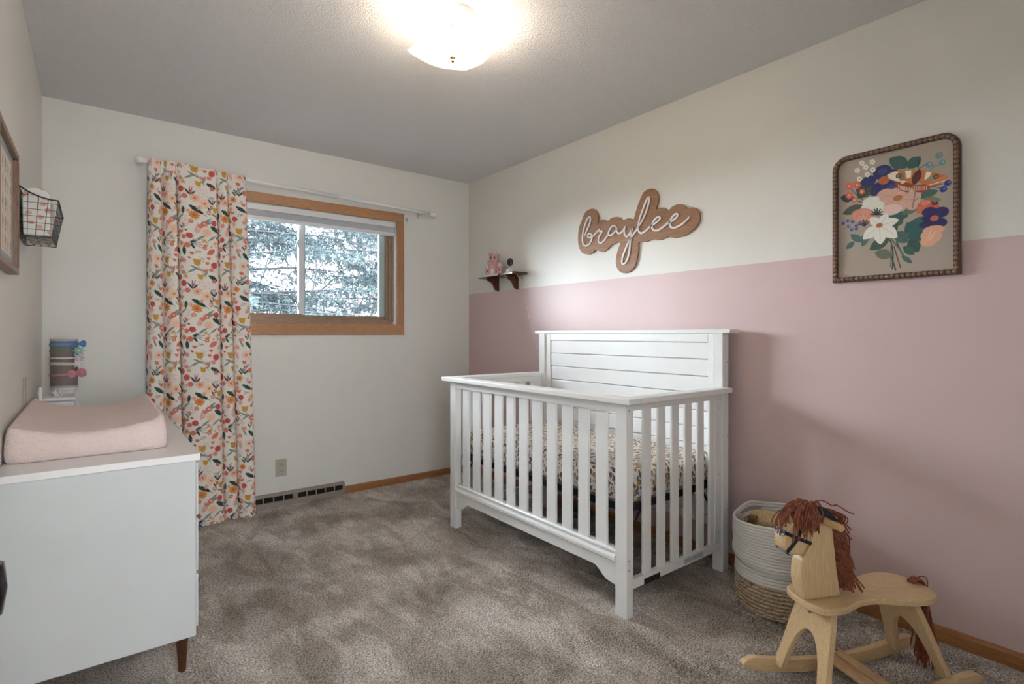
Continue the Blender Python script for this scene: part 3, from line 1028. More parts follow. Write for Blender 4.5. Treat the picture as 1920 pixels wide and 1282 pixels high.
cr_.L((132, 540), (176, 506), 30, CORAL)
for d in ((150, 500), (168, 486), (178, 500)):
    cr_.L((d[0], d[1]), (d[0] + 8, d[1] - 14), 12, PINK)
oak(24, 556, 22, 506, 22)
dots(96, 14, 22, (120, 130, 130), 18)
bug(48, 10)
# second half of the repeat
daisy(262, 30, 27, (248, 210, 184), CORAL, 9)
cr_.L((240, 66), (262, 84), 22, CORAL)
leafv(252, 150, 1.1, DK)
dots(284, 76, 26)
bloom(286, 128, 17, CORAL)
daisy(222, 176, 22, ORG, RED, 8)
berries(262, 178)
oak(236, 216, 286, 250, 24)
fern(262, 330, 0.9, CORAL, -50)
daisy(292, 296, 24, PEACH, ORG, 8)
bloom(226, 296, 16, RED)
tulip(246, 372, 0.95)
daisy(284, 430, 22, CORAL, (250, 220, 200), 7)
dots(226, 452, 24, (220, 150, 140))
rose(238, 494, 13)
cr_.L((250, 540), (232, 500), 11, SAGE)
oak(262, 506, 292, 548, 22)
bug(206, 470)
bloom(214, 540, 14, PINK)
daisy(206, 238, 14, PINK, CORAL, 6)
berries(208, 96)
berries(132, 462, (180, 110, 100))
berries(6, 60)
fern(218, 60, 0.7, PINK, -100)
# small fillers between the large motifs
def heart(x, y, r, c):
    cr_.E((x - r * 0.4, y), (r * 0.55, r * 0.6), 0, c)
    cr_.E((x + r * 0.4, y), (r * 0.55, r * 0.6), 0, c)
    cr_.L((x, y - r * 0.3), (x, y + r * 1.1), r * 1.3, c)
q = random.Random(44)
fill = [(132, 30), (196, 20), (232, 128), (120, 82), (60, 84), (14, 100), (6, 206), (206, 206), (100, 262), (150, 250), (214, 262), (6, 330), (60, 350), (250, 262), (286, 352), (222, 330), (196, 428), (104, 376), (160, 440), (120, 500), (84, 520), (60, 540), (180, 470), (270, 466), (276, 206), (262, 104), (20, 30), (150, 190), (196, 316), (50, 290), (14, 380), (8, 420), (252, 420), (208, 392), (70, 456), (140, 560), (190, 548), (296, 18), (300, 250), (104, 440)]
for i, (x, y) in enumerate(fill):
    k = i % 7
    if k == 0:
        heart(x, y, 11, CORAL)
    elif k == 1:
        daisy(x, y, 17, PEACH, CORAL, 7)
    elif k == 2:
        cr_.S([(x, y + 26), (x + 8, y)], 2.6, DK)
        cr_.L((x + 1, y + 22), (x - 12, y - 2), 8, DK)
        cr_.L((x + 3, y + 18), (x + 20, y - 2), 8, SAGE)
        heart(x + 8, y - 6, 9, CORAL)
    elif k == 3:
        for j in range(3):
            cr_.L((x, y + 8), (x - 14 + 14 * j, y - 14), 10, (228, 130, 112))
    elif k == 4:
        cr_.L((x - 22, y + 16), (x + 22, y - 16), 12, SAGE)
        cr_.S([(x - 34, y + 28), (x - 20, y + 15)], 2.8, SAGE)
    elif k == 5:
        daisy(x, y, 14, (226, 120, 104), (250, 220, 200), 5, 0.7)
    else:
        berries(x, y)
        heart(x + 14, y + 4, 7, PINK)

# folded cloth: arc-length across, height down
topc = [(0.246, 3.775), (0.250, 3.745), (0.262, 3.722), (0.288, 3.712), (0.304, 3.726), (0.309, 3.752), (0.320, 3.735), (0.338, 3.716), (0.372, 3.712), (0.378, 3.742), (0.374, 3.772), (0.386, 3.728), (0.410, 3.708), (0.470, 3.700), (0.540, 3.704), (0.582, 3.712), (0.592, 3.742), (0.588, 3.774), (0.598, 3.730), (0.616, 3.714), (0.642, 3.716), (0.650, 3.742), (0.648, 3.764), (0.660, 3.728), (0.690, 3.712), (0.730, 3.710), (0.752, 3.722), (0.760, 3.738)]
botc = [(0.236, 3.785), (0.242, 3.745), (0.262, 3.712), (0.300, 3.700), (0.325, 3.716), (0.336, 3.760), (0.350, 3.735), (0.372, 3.708), (0.412, 3.700), (0.424, 3.735), (0.420, 3.775), (0.436, 3.715), (0.470, 3.690), (0.520, 3.676), (0.580, 3.684), (0.622, 3.706), (0.640, 3.745), (0.634, 3.780), (0.648, 3.728), (0.676, 3.704), (0.706, 3.708), (0.720, 3.740), (0.716, 3.765), (0.730, 3.724), (0.758, 3.702), (0.792, 3.702), (0.812, 3.716), (0.820, 3.734)]
tc_ = np.array([tuple(p) for p in catmull([(a, b, 0) for a, b in topc], 12)])[:, :2]
bc_ = np.array([tuple(p) for p in catmull([(a, b, 0) for a, b in botc], 12)])[:, :2]
seg = np.hypot(*np.diff(bc_, axis=0).T)
s_arc = np.concatenate([[0], np.cumsum(seg)])
NC = 300
sq = np.linspace(0, s_arc[-1], NC)
def res(c_):
    return np.stack([np.interp(sq, s_arc, c_[:, 0]), np.interp(sq, s_arc, c_[:, 1])], 1)
T_, B_ = res(tc_), res(bc_)
NR = 680
zt, zb = 2.176, 0.010
hgt = np.linspace(0, 1, NR)
k_ = (hgt ** 0.9)[:, None, None]
XY = T_[None] * (1 - k_) + B_[None] * k_
# below the rod pocket the folds open out; the header above the rod stands flatter
fl = np.clip((0.05 - hgt) / 0.05, 0, 1)[:, None]
XY[..., 1] = XY[..., 1] * (1 - 0.45 * fl) + (RY - 0.014) * 0.45 * fl
XY[..., 1] = np.where((hgt < 0.035)[:, None], np.minimum(XY[..., 1], RY - 0.0155), XY[..., 1])
w1 = 0.004 * np.sin(sq[None] * 21 + hgt[:, None] * 9) * hgt[:, None] + 0.002 * np.sin(sq[None] * 55 + hgt[:, None] * 31)
XY[..., 1] += w1
Z = zt - (zt - zb) * hgt[:, None] + 0.0 * sq[None]
Z = Z + (-0.011 * (T_[None, :, 0] - 0.246) / 0.5) + 0.004 * np.sin(sq[None] * 30) * (1 - hgt[:, None])
Pc = np.concatenate([XY, Z[..., None]], -1)
Uu = (sq[None] * 1000 + 0 * hgt[:, None]) - 158.0
Vv = (hgt[:, None] * (zt - zb) * 1000 + 0 * sq[None]) + 12.0
colr = cr_.sample(Uu, Vv)
M['curtain'] = print_mat('floral_printed_cotton', 0.85, 0.15)
curt = thing('floral_curtain', (0.52, RY, 0), 'long white curtain panel printed with coral, mustard and dark green flowers', 'curtain')
Pc = Pc - np.array([0.52, RY, 0])
cp = grid_mesh('curtain_cloth', Pc, colr, M['curtain'], curt)
sd = cp.modifiers.new('thick', 'SOLIDIFY')
sd.thickness = 0.0012
# ================================================================ dresser and what stands on it
DZT = 0.76
dr = thing('dresser', (0.03, 2.83, 0), 'long white dresser on dark tapered wooden legs along the left wall', 'dresser')
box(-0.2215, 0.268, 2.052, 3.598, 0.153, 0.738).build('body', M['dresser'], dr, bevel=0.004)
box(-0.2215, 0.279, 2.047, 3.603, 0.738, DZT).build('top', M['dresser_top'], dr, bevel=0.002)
for r in range(3):
    for c in range(2):
        y0 = 2.075 + c * 0.757
        z0 = 0.175 + r * 0.187
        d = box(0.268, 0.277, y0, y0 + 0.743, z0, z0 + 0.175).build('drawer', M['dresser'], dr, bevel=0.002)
        for dy in (0.17, 0.57):
            MB().lathe([(0.006, 0.277), (0.006, 0.290), (0.014, 0.294), (0.014, 0.300), (0.0, 0.303)], (0, y0 + dy, z0 + 0.0875), 16, 'x').build('knob', M['dark_wood'], d, smooth=True)
for x in (-0.16, 0.238):
    for y in (2.15, 3.50):
        MB().lathe([(0.0, 0.0), (0.0105, 0.0), (0.0115, 0.004), (0.021, 0.150), (0.021, 0.153)], (x, y, 0), 20).build('leg', M['dark_wood'], dr, smooth=False)

# changing pad: contoured, higher along both long sides
t = NT('pale_pink_muslin')
t.set(Roughness=0.92)
va = t.coord(scale=(1, 14, 1))
vb = t.coord(scale=(14, 1, 2))
n1 = t.noise(26, 3, 0.55, t.coord(scale=(1.6, 9, 9)))
n2 = t.noise(300, 2)
t.base(t.ramp(t.noise(6, 2), [(0.3, (0.88, 0.71, 0.665)), (0.7, (0.91, 0.75, 0.71))]))
ad = t.new('Math', operation='ADD')
t.l.new(n1, ad.inputs[0])
t.l.new(n2, ad.inputs[1])
t.bump(ad.outputs[0], 0.8, 0.005)
M['muslin'] = t.m
PX0, PX1, PYa, PYb = -0.2195, 0.203, 2.215, 3.050
nx, ny = 64, 90
us = np.linspace(0, 1, nx)
vs_ = np.linspace(0, 1, ny)
def top_h(u, v):
    c = abs(2 * u - 1)
    h = 0.080 + (0.044 + 0.014 * v) * np.clip(c, 0, 1) ** 2.3
    e = np.minimum(u, 1 - u)
    h = h * (1 - 0.40 * np.exp(-e / 0.016))
    f = np.minimum(v, 1 - v)
    h = h * (1 - 0.30 * np.exp(-f / 0.010))
    h = h + 0.0012 * np.sin(u * 31 + 3 * np.sin(v * 19)) + 0.0006 * np.sin(v * 77 + u * 9) + 0.003 * np.exp(-((u - 0.86) / 0.08) ** 2) * np.sin(v * 40 + u * 25)
    return h
Vp, Fp = [], []
U2, V2 = np.meshgrid(us, vs_)
ax = 1 - np.cos(PI * U2)
UU = 0.5 * ax
VV = 0.5 * (1 - np.cos(PI * V2))
Xp = PX0 + (PX1 - PX0) * UU
Yp = PYa + (PYb - PYa) * VV
Hp = top_h(UU, VV)
# rounded plan corners
def rc(X, Y):
    cx, cy = (PX0 + PX1) / 2, (PYa + PYb) / 2
    dx, dy = (PX1 - PX0) / 2, (PYb - PYa) / 2
    a, b = (X - cx) / dx, (Y - cy) / dy
    k = 1 - 0.035 * np.clip(np.abs(a), 0, 1) ** 10 * np.clip(np.abs(b), 0, 1) ** 16
    return cx + a * k * dx, cy + b * k * dy
Xp, Yp = rc(Xp, Yp)
top = np.stack([Xp, Yp, DZT + Hp], -1)
ring = [(i, 0) for i in range(nx)] + [(nx - 1, j) for j in range(1, ny)] + [(i, ny - 1) for i in range(nx - 2, -1, -1)] + [(0, j) for j in range(ny - 2, 0, -1)]
mb = MB()
mb.add([tuple(p) for p in top.reshape(-1, 3)], [(j * nx + i, j * nx + i + 1, (j + 1) * nx + i + 1, (j + 1) * nx + i) for j in range(ny - 1) for i in range(nx - 1)])
rows = []
cxp, cyp = (PX0 + PX1) / 2, (PYa + PYb) / 2
L_ = len(ring)
for lv in (0.86, 0.6, 0.35, 0.12, 0.0):
    row = []
    for (i, j) in ring:
        p = top[j, i]
        bul = 1.0 + (0.006 * math.sin(PI * lv) if lv else -0.012)
        row.append((cxp + (p[0] - cxp) * (1 + 0.012 * math.sin(PI * lv) - (0.02 if lv == 0 else 0)), cyp + (p[1] - cyp) * (1 + 0.008 * math.sin(PI * lv) - (0.01 if lv == 0 else 0)), DZT + 0.0005 + (p[2] - DZT) * lv))
    rows.append(row)
base = len(mb.v)
for row in rows:
    mb.v += row
prev = [j * nx + i for (i, j) in ring]
for k in range(len(rows)):
    cur = [base + k * L_ + q for q in range(L_)]
    for q in range(L_):
        mb.f.append((prev[q], prev[(q + 1) % L_], cur[(q + 1) % L_], cur[q]))
    prev = cur
mb.f.append(tuple(prev))
pad = mb.build('changing_pad', M['muslin'], None, org=(-0.01, 2.645, DZT), smooth=True)
tag(pad, 'contoured changing pad in a pale pink muslin cover lying on the white dresser', 'changing pad')

# wipes box behind the pad
wb = thing('wipes_box', (-0.148, 3.235, DZT), 'low white plastic wipes box with a tissue poking out, behind the changing pad', 'box')
box(-0.212, -0.070, 3.13, 3.33, DZT, DZT + 0.098).build('body', M['camera_white'], wb, bevel=0.012, seg=3)
ld = box(-0.214, -0.066, 3.125, 3.335, DZT + 0.098, DZT + 0.114).build('lid', M['camera_white'], wb, bevel=0.006, seg=3)
tw = MB()
P = []
for j in range(7):
    for i in range(9):
        a = -1 + 2 * i / 8
        h = j / 6
        P.append((-0.136 + a * 0.017 * (1 - 0.15 * h) + 0.004 * math.sin(5 * h), 3.23 + 0.010 * math.sin(a * 4 + h * 2), DZT + 0.110 + h * (0.030 + 0.008 * math.cos(a * 5))))
tw.add(P, [(j * 9 + i, j * 9 + i + 1, (j + 1) * 9 + i + 1, (j + 1) * 9 + i) for j in range(6) for i in range(8)])
ti = tw.build('tissue', M['castle_white'], wb, smooth=True)
s_ = ti.modifiers.new('t', 'SOLIDIFY')
s_.thickness = 0.001
br = thing('plastic_handle', (-0.185, 3.10, DZT), 'slim white plastic handle standing upright near the left wall behind the changing pad', 'handle')
MB().lathe([(0.0, DZT), (0.013, DZT), (0.013, DZT + 0.03), (0.006, DZT + 0.045), (0.007, DZT + 0.11), (0.0085, DZT + 0.145), (0.006, DZT + 0.165), (0.0, DZT + 0.170)], (-0.186, 3.095, 0), 16).build('stick', M['camera_white'], br, smooth=True)

# headband holder with its headbands
HC = (-0.117, 3.42)
hh = thing('headband_holder', (HC[0], HC[1], DZT), 'grey drum headband holder on a white flared pedestal at the far end of the dresser', 'headband holder')
MB().lathe([(0.0, DZT), (0.072, DZT), (0.074, DZT + 0.008), (0.060, DZT + 0.05), (0.042, DZT + 0.085), (0.040, DZT + 0.110), (0.050, DZT + 0.128), (0.054, DZT + 0.140), (0.0, DZT + 0.140)], (*HC, 0), 32).build('pedestal', M['camera_white'], hh, smooth=True)
drum = simple('grey_fabric_drum', (0.20, 0.165, 0.155), 0.6, 0.06, 30, 0.2, 400)
MB().lathe([(0.0, 0.900), (0.053, 0.900), (0.053, 1.133), (0.0, 1.133)], (*HC, 0), 40).build('drum', drum, hh)
rimm = simple('pale_grey_rim', (0.42, 0.41, 0.42), 0.5)
for z0, z1 in ((0.898, 0.908), (1.123, 1.134)):
    MB().lathe([(0.0515, z0), (0.0545, z0), (0.0545, z1), (0.0515, z1)], (*HC, 0), 40).build('rim', rimm, hh)
def band(name, label, z, w, tiltz, col, kind, ccol, tube_=False):
    o = thing(name, (HC[0], HC[1], z), label, 'headband', 'headbands wrapped round the grey drum')
    mt_ = simple(name + '_' + kind + '_cloth_' + str(int(z * 1000)), col, 0.8, 0.05, 60, 0.2, 600)
    mb = MB()
    n = 48
    P_ = []
    for k in range(n):
        a = 2 * PI * k / n
        r = 0.0542 + 0.0012 * math.sin(3 * a)
        zz = z + tiltz * math.cos(a - 0.3) + 0.001 * math.sin(2 * a)
        for (dr_, dz) in ((0, -w / 2), (0.0022, -w / 2), (0.0022, w / 2), (0, w / 2)):
            P_.append((HC[0] + (r + dr_) * math.cos(a), HC[1] + (r + dr_) * math.sin(a), zz + dz))
    F_ = []
    for k in range(n):
        for q in range(4):
            F_.append((k * 4 + q, k * 4 + (q + 1) % 4, ((k + 1) % n) * 4 + (q + 1) % 4, ((k + 1) % n) * 4 + q))
    mb.add(P_, F_)
    mb.build('band', mt_, o)
    mc = simple(name + '_' + kind + '_' + str(int(z * 1000)), ccol, 0.75, 0.08, 60, 0.2, 500)
    a0 = -0.75
    cx_, cy_ = HC[0] + 0.064 * math.cos(a0), HC[1] + 0.064 * math.sin(a0)
    cz = z + tiltz * math.cos(a0 - 0.3)
    right = Vector((math.cos(a0 + 0.75), math.sin(a0 + 0.75), 0))
    Rr = random.Random(int(z * 999))
    if kind == 'bow':
        for sg in (-1, 1):
            b = MB().ell((0, 0, 0), (0.019, 0.011, 0.019), 14, 8)
            b.v = [(cx_ + 0.005 + sg * 0.015 + p[0], cy_ + p[1], cz + sg * 0.002 + p[2] * (0.7 + 0.5 * sg * p[0] / 0.016)) for p in b.v]
            b.build('bow_loop', mc, o, smooth=True)
        MB().ell((cx_ + 0.005, cy_ - 0.003, cz), (0.005, 0.007, 0.006), 10, 6).build('knot', mc, o, smooth=True)
    elif kind == 'rosette':
        for sg, s in ((-1, 0.019), (1, 0.021)):
            ctr = Vector((cx_ + 0.002 + sg * 0.019, cy_ - 0.002, cz + 0.003 * sg))
            b = MB()
            pts = []
            for k in range(60):
                a = k * 0.42
                r_ = s * (0.12 + 0.88 * k / 60)
                pts.append((ctr.x + r_ * math.cos(a), ctr.y - 0.012 * (1 - k / 60), ctr.z + r_ * math.sin(a)))
            b.tube(pts, 0.0034, 6)
            b.build('rosette', mc, o, smooth=True)
    else:
        for layer, (n_, l_, w_) in enumerate(((8, 0.024, 0.010), (6, 0.016, 0.008))):
            for k in range(n_):
                a = 2 * PI * k / n_ + layer * 0.4
                b = MB().ell((0, 0, 0), (l_ / 2, 0.0022, w_ / 2), 10, 6)
                ca, sa = math.cos(a), math.sin(a)
                b.v = [(cx_ + 0.010 + (p[0] + l_ * 0.5) * ca - p[2] * sa, cy_ - 0.003 - 0.004 * layer + p[1] - 0.25 * (p[0] + l_ / 2) * 0.6, cz + (p[0] + l_ * 0.5) * sa + p[2] * ca) for p in b.v]
                b.build('petal', mc, o, smooth=True)
        MB().ell((cx_ + 0.010, cy_ - 0.009, cz), (0.004, 0.003, 0.004), 8, 6).build('flower_centre', M['letters'], o, smooth=True)
band('headband', 'bright blue headband with a blue bow, topmost on the grey drum', 1.108, 0.014, 0.002, (0.10, 0.27, 0.52), 'bow', (0.09, 0.20, 0.46))
band('headband', 'green headband with a mint flower, just below the blue one on the drum', 1.076, 0.006, 0.001, (0.14, 0.25, 0.13), 'flower', (0.30, 0.55, 0.43))
band('headband', 'thin white headband with a small lilac flower in the middle of the drum', 1.042, 0.008, 0.001, (0.66, 0.60, 0.57), 'flower', (0.60, 0.50, 0.62))
band('headband', 'wider cream headband with a large white petal flower, above the pink one', 1.014, 0.014, -0.001, (0.56, 0.50, 0.45), 'flower', (0.74, 0.66, 0.64))
band('headband', 'coral pink headband with two pink rosettes, lowest on the drum', 0.964, 0.008, 0.007, (0.56, 0.22, 0.24), 'rosette', (0.58, 0.23, 0.26))

# ================================================================ left wall: picture and wire basket
pf = thing('framed_print', (XL, 2.18, 1.555), 'red-brown framed nursery chart with a blue-grey mat on the left wall', 'picture')
FY0, FY1, FZ0, FZ1 = 1.94, 2.40, 1.352, 1.748
for nm, b_ in (('frame_bar', (XL, XL + 0.026, FY0, FY1, FZ0, FZ0 + 0.020)), ('frame_bar', (XL, XL + 0.026, FY0, FY1, FZ1 - 0.020, FZ1)),
               ('frame_bar', (XL, XL + 0.026, FY0, FY0 + 0.020, FZ0 + 0.020, FZ1 - 0.020)), ('frame_bar', (XL, XL + 0.026, FY1 - 0.020, FY1, FZ0 + 0.020, FZ1 - 0.020))):
    box(*b_).build(nm, M['frame_left'], pf, bevel=0.003)
PW, PH = (FY1 - FY0 - 0.04) * 1000, (FZ1 - FZ0 - 0.04) * 1000
pr = Print(PW, PH, (150, 166, 172), False, 1.0)
pr.G([(28, 26), (PW - 42, 26), (PW - 42, PH - 26), (28, PH - 26)], (196, 176, 140))
pr.G([(31, 29), (PW - 45, 29), (PW - 45, PH - 29), (31, PH - 29)], (226, 214, 200))
q = random.Random(5)
pal = [(198, 130, 120), (120, 140, 142), (150, 128, 150), (206, 166, 110), (132, 150, 120), (110, 96, 92)]
for r in range(5):
    for c in range(6):
        x = 58 + c * (PW - 118) / 5.0
        y = 62 + r * (PH - 122) / 4.0
        c1, c2 = q.choice(pal), q.choice(pal)
        pr.E((x, y + 4), (13, 17), 0, c1)
        pr.E((x + q.uniform(-4, 4), y - 12), (9, 9), 0, c2)
        pr.E((x + 6, y + 10), (6, 5), 0, (236, 226, 214))
        pr.S([(x - 12, y + 22), (x + 12, y + 22)], 2, (150, 120, 112))
ny_, nz_ = int(PW / 2.5), int(PH / 2.5)
yy, zz = np.meshgrid(np.linspace(0, PW, ny_), np.linspace(0, PH, nz_))
Pp = np.stack([np.full(yy.shape, 0.012), (FY0 + 0.02 - 2.18) + yy / 1000, (FZ1 - 0.02 - 1.555) - zz / 1000], -1)
grid_mesh('print', Pp, pr.sample(yy, zz), print_mat('printed_paper', 0.5, 0.02), pf)
box(XL, XL + 0.010, FY0 + 0.01, FY1 - 0.01, FZ0 + 0.01, FZ1 - 0.01).build('backing', M['frame_left'], pf)

wbk = thing('wire_basket', (XL, 2.80, 1.52), 'dark green-black wire grid basket hung on the left wall beside the picture', 'basket')
BY0, BY1, BZ = 2.615, 3.0, 1.520
def wp_(u, h, side):
    """point on a side panel: u 0 wall..1 front, h 0 bottom..1 rim"""
    xt = XL + 0.004 + u * 0.112
    xb = XL + 0.004 + u * 0.092
    zt_ = 1.696 - 0.042 * (1 - (1 - u) ** 2.2)
    y = (BY0 + 0.030 * (1 - h)) if side == 0 else (BY1 - 0.065 * (1 - h))
    return (xb + (xt - xb) * h, y, BZ + (zt_ - BZ) * h)
W_ = 0.0009
for side in (0, 1):
    mb = MB()
    for k in range(5):
        u = k / 4
        mb.tube([wp_(u, 0, side), wp_(u, 1, side)], W_, 5)
    for k in range(7):
        zz = BZ + 0.024 * k
        pts = []
        for u in np.linspace(0, 1, 9):
            tp = wp_(u, 1, side)[2]
            h = (zz - BZ) / (tp - BZ)
            if h <= 1:
                pts.append(wp_(u, h, side))
        if len(pts) > 1:
            mb.tube(pts, W_, 5)
    mb.build('side_grid', M['wire'], wbk)
mb = MB()
for k in range(11):
    v = k / 10
    a, b = Vector(wp_(1, 0, 0)).lerp(Vector(wp_(1, 0, 1)), v), Vector(wp_(1, 1, 0)).lerp(Vector(wp_(1, 1, 1)), v)
    mb.tube([a, b], W_, 5)
for k in range(6):
    h = k / 5.5
    mb.tube([wp_(1, h, 0), wp_(1, h, 1)], W_, 5)
mb.build('front_grid', M['wire'], wbk)
mb = MB()
for k in range(9):
    v = k / 8
    mb.tube([Vector(wp_(0, 0, 0)).lerp(Vector(wp_(0, 0, 1)), v), Vector(wp_(1, 0, 0)).lerp(Vector(wp_(1, 0, 1)), v)], W_, 5)
for k in range(5):
    mb.tube([wp_(k / 4, 0, 0), wp_(k / 4, 0, 1)], W_, 5)
mb.build('bottom_grid', M['wire'], wbk)
mb = MB()
for k in range(9):
    v = k / 8
    mb.tube([Vector(wp_(0, 0, 0)).lerp(Vector(wp_(0, 0, 1)), v), Vector(wp_(0, 1, 0)).lerp(Vector(wp_(0, 1, 1)), v)], W_, 5)
for k in range(7):
    mb.tube([wp_(0, k / 6, 0), wp_(0, k / 6, 1)], W_, 5)
mb.build('back_grid', M['wire'], wbk)
rim = [wp_(u, 1, 0) for u in np.linspace(0, 1, 10)] + [wp_(u, 1, 1) for u in np.linspace(1, 0, 10)]
MB().tube(rim, 0.0028, 8, closed=True).build('rim', M['wire'], wbk, smooth=True)
rimb = [wp_(u, 0, 0) for u in (0, 1)] + [wp_(u, 0, 1) for u in (1, 0)]
MB().tube(rimb, 0.0020, 8, closed=True).build('bottom_rim', M['wire'], wbk)

t = NT('white_diaper_with_coral_print')
t.set(Roughness=0.8)
v = t.coord(scale=(1, 1, 1.3))
x = t.new('TexVoronoi', feature='SMOOTH_F1')
x.inputs['Scale'].default_value = 26
t.l.new(v, x.inputs['Vector'])
f = t.new('Math', operation='LESS_THAN')
t.l.new(x.outputs['Distance'], f.inputs[0])
f.inputs[1].default_value = 0.27
t.base(t.mix(f.outputs[0], (0.76, 0.73, 0.68), (0.68, 0.38, 0.31)))
t.bump(t.noise(40, 3), 0.4, 0.004)
M['diaper'] = t.m
t2 = simple('pale_blue_green_diaper', (0.42, 0.52, 0.50), 0.8, 0.1, 30, 0.3, 60)
yk = 2.662
for k in range(8):
    h0 = 1.712 - 0.006 * abs(k - 2) + 0.004 * (k % 2)
    bx = MB()
    n = 18
    prof = []
    for i in range(n + 1):
        a = PI * i / n
        prof.append((XL + 0.053 + 0.040 * math.cos(a) * (1.0), 1.655 + (h0 - 1.655) * math.sin(a) ** 0.7))
    prof = [(XL + 0.090, 1.5245)] + prof + [(XL + 0.016, 1.5245)]
    prof = [(p[0] - XL, p[1]) for p in prof]
    bx.prism([(XL + p[0], p[1]) for p in prof], 1, yk - 0.015, yk + 0.015)
    o = bx.build('folded_diaper', M['diaper'] if k != 1 else t2, None, org=(XL + 0.05, yk, 1.5245), bevel=0.006, seg=3, smooth=True)
    lab = ['white diaper with coral flowers, nearest in the wire basket', 'pale blue-green folded diaper, second in the wire basket'][k] if k < 2 else 'folded white and coral diaper, ' + ['third', 'fourth', 'fifth', 'sixth', 'seventh', 'rearmost'][k - 2] + ' from the near end of the wire basket'
    tag(o, lab, 'diaper', 'folded diapers in the wire basket')
    yk += 0.0335

BOARD= [(2.509,1.814),(2.501,1.857),(2.478,1.897),(2.459,1.931),(2.433,1.954),(2.396,1.961),(2.367,1.955),(2.342,1.932),(2.33,1.898),(2.335,1.862),(2.311,1.874),(2.283,1.872),(2.252,1.856),(2.225,1.872),(2.188,1.874),(2.155,1.865),(2.129,1.843),(2.097,1.849),(2.066,1.842),(2.052,1.83),(2.035,1.876),(2.017,1.917),(1.993,1.96),(1.969,1.984),(1.933,1.991),(1.905,1.983),(1.882,1.957),(1.873,1.927),(1.879,1.895),(1.887,1.866),(1.859,1.868),(1.826,1.857),(1.807,1.844),(1.782,1.86),(1.745,1.866),(1.708,1.853),(1.687,1.833),(1.652,1.831),(1.627,1.816),(1.613,1.791),(1.613,1.761),(1.627,1.732),(1.657,1.709),(1.698,1.692),(1.745,1.686),(1.782,1.69),(1.807,1.699),(1.842,1.69),(1.882,1.69),(1.919,1.699),(1.957,1.691),(2.011,1.695),(2.014,1.654),(2.023,1.606),(2.041,1.559),(2.072,1.533),(2.117,1.524),(2.155,1.536),(2.181,1.568),(2.186,1.614),(2.172,1.668),(2.152,1.711),(2.175,1.717),(2.225,1.706),(2.262,1.68),(2.304,1.675),(2.352,1.693),(2.382,1.676),(2.426,1.673),(2.471,1.689),(2.501,1.726),(2.51,1.771)]
STROKES= [[(2.447,1.794),(2.422,1.834),(2.398,1.873),(2.394,1.901),(2.404,1.91),(2.424,1.896),(2.447,1.854),(2.462,1.807),(2.465,1.764),(2.452,1.738),(2.43,1.728),(2.402,1.737),(2.383,1.763),(2.383,1.789),(2.4,1.802),(2.417,1.798),(2.415,1.783),(2.393,1.777),(2.364,1.787),(2.335,1.805),(2.319,1.817),(2.316,1.805),(2.297,1.803),(2.298,1.794),(2.319,1.771),(2.326,1.748),(2.314,1.732),(2.29,1.733),(2.262,1.755),(2.245,1.775)],[(2.18,1.8),(2.185,1.815),(2.205,1.821),(2.228,1.806),(2.242,1.783),(2.236,1.768),(2.215,1.767),(2.188,1.785),(2.174,1.803),(2.176,1.785),(2.162,1.769),(2.139,1.771),(2.12,1.787),(2.111,1.799)],[(2.111,1.799),(2.118,1.777),(2.111,1.751),(2.096,1.739),(2.075,1.755),(2.06,1.78),(2.057,1.784),(2.063,1.753),(2.071,1.715),(2.075,1.671),(2.085,1.623),(2.101,1.59),(2.123,1.578),(2.134,1.589),(2.131,1.618),(2.113,1.656),(2.088,1.698),(2.06,1.733),(2.029,1.763),(2.008,1.789)],[(2.008,1.789),(1.981,1.818),(1.951,1.871),(1.936,1.911),(1.933,1.934),(1.939,1.941),(1.954,1.926),(1.978,1.88),(1.999,1.836),(2.012,1.79),(2.011,1.763),(1.993,1.745),(1.969,1.748),(1.945,1.76),(1.928,1.773)],[(1.928,1.773),(1.893,1.785),(1.865,1.8),(1.858,1.81),(1.87,1.818),(1.893,1.808),(1.913,1.783),(1.913,1.762),(1.896,1.746),(1.87,1.744),(1.837,1.757),(1.804,1.775)],[(1.804,1.775),(1.772,1.783),(1.748,1.797),(1.744,1.808),(1.756,1.814),(1.777,1.802),(1.794,1.778),(1.792,1.754),(1.774,1.741),(1.748,1.742),(1.714,1.753),(1.688,1.769),(1.673,1.781)]]
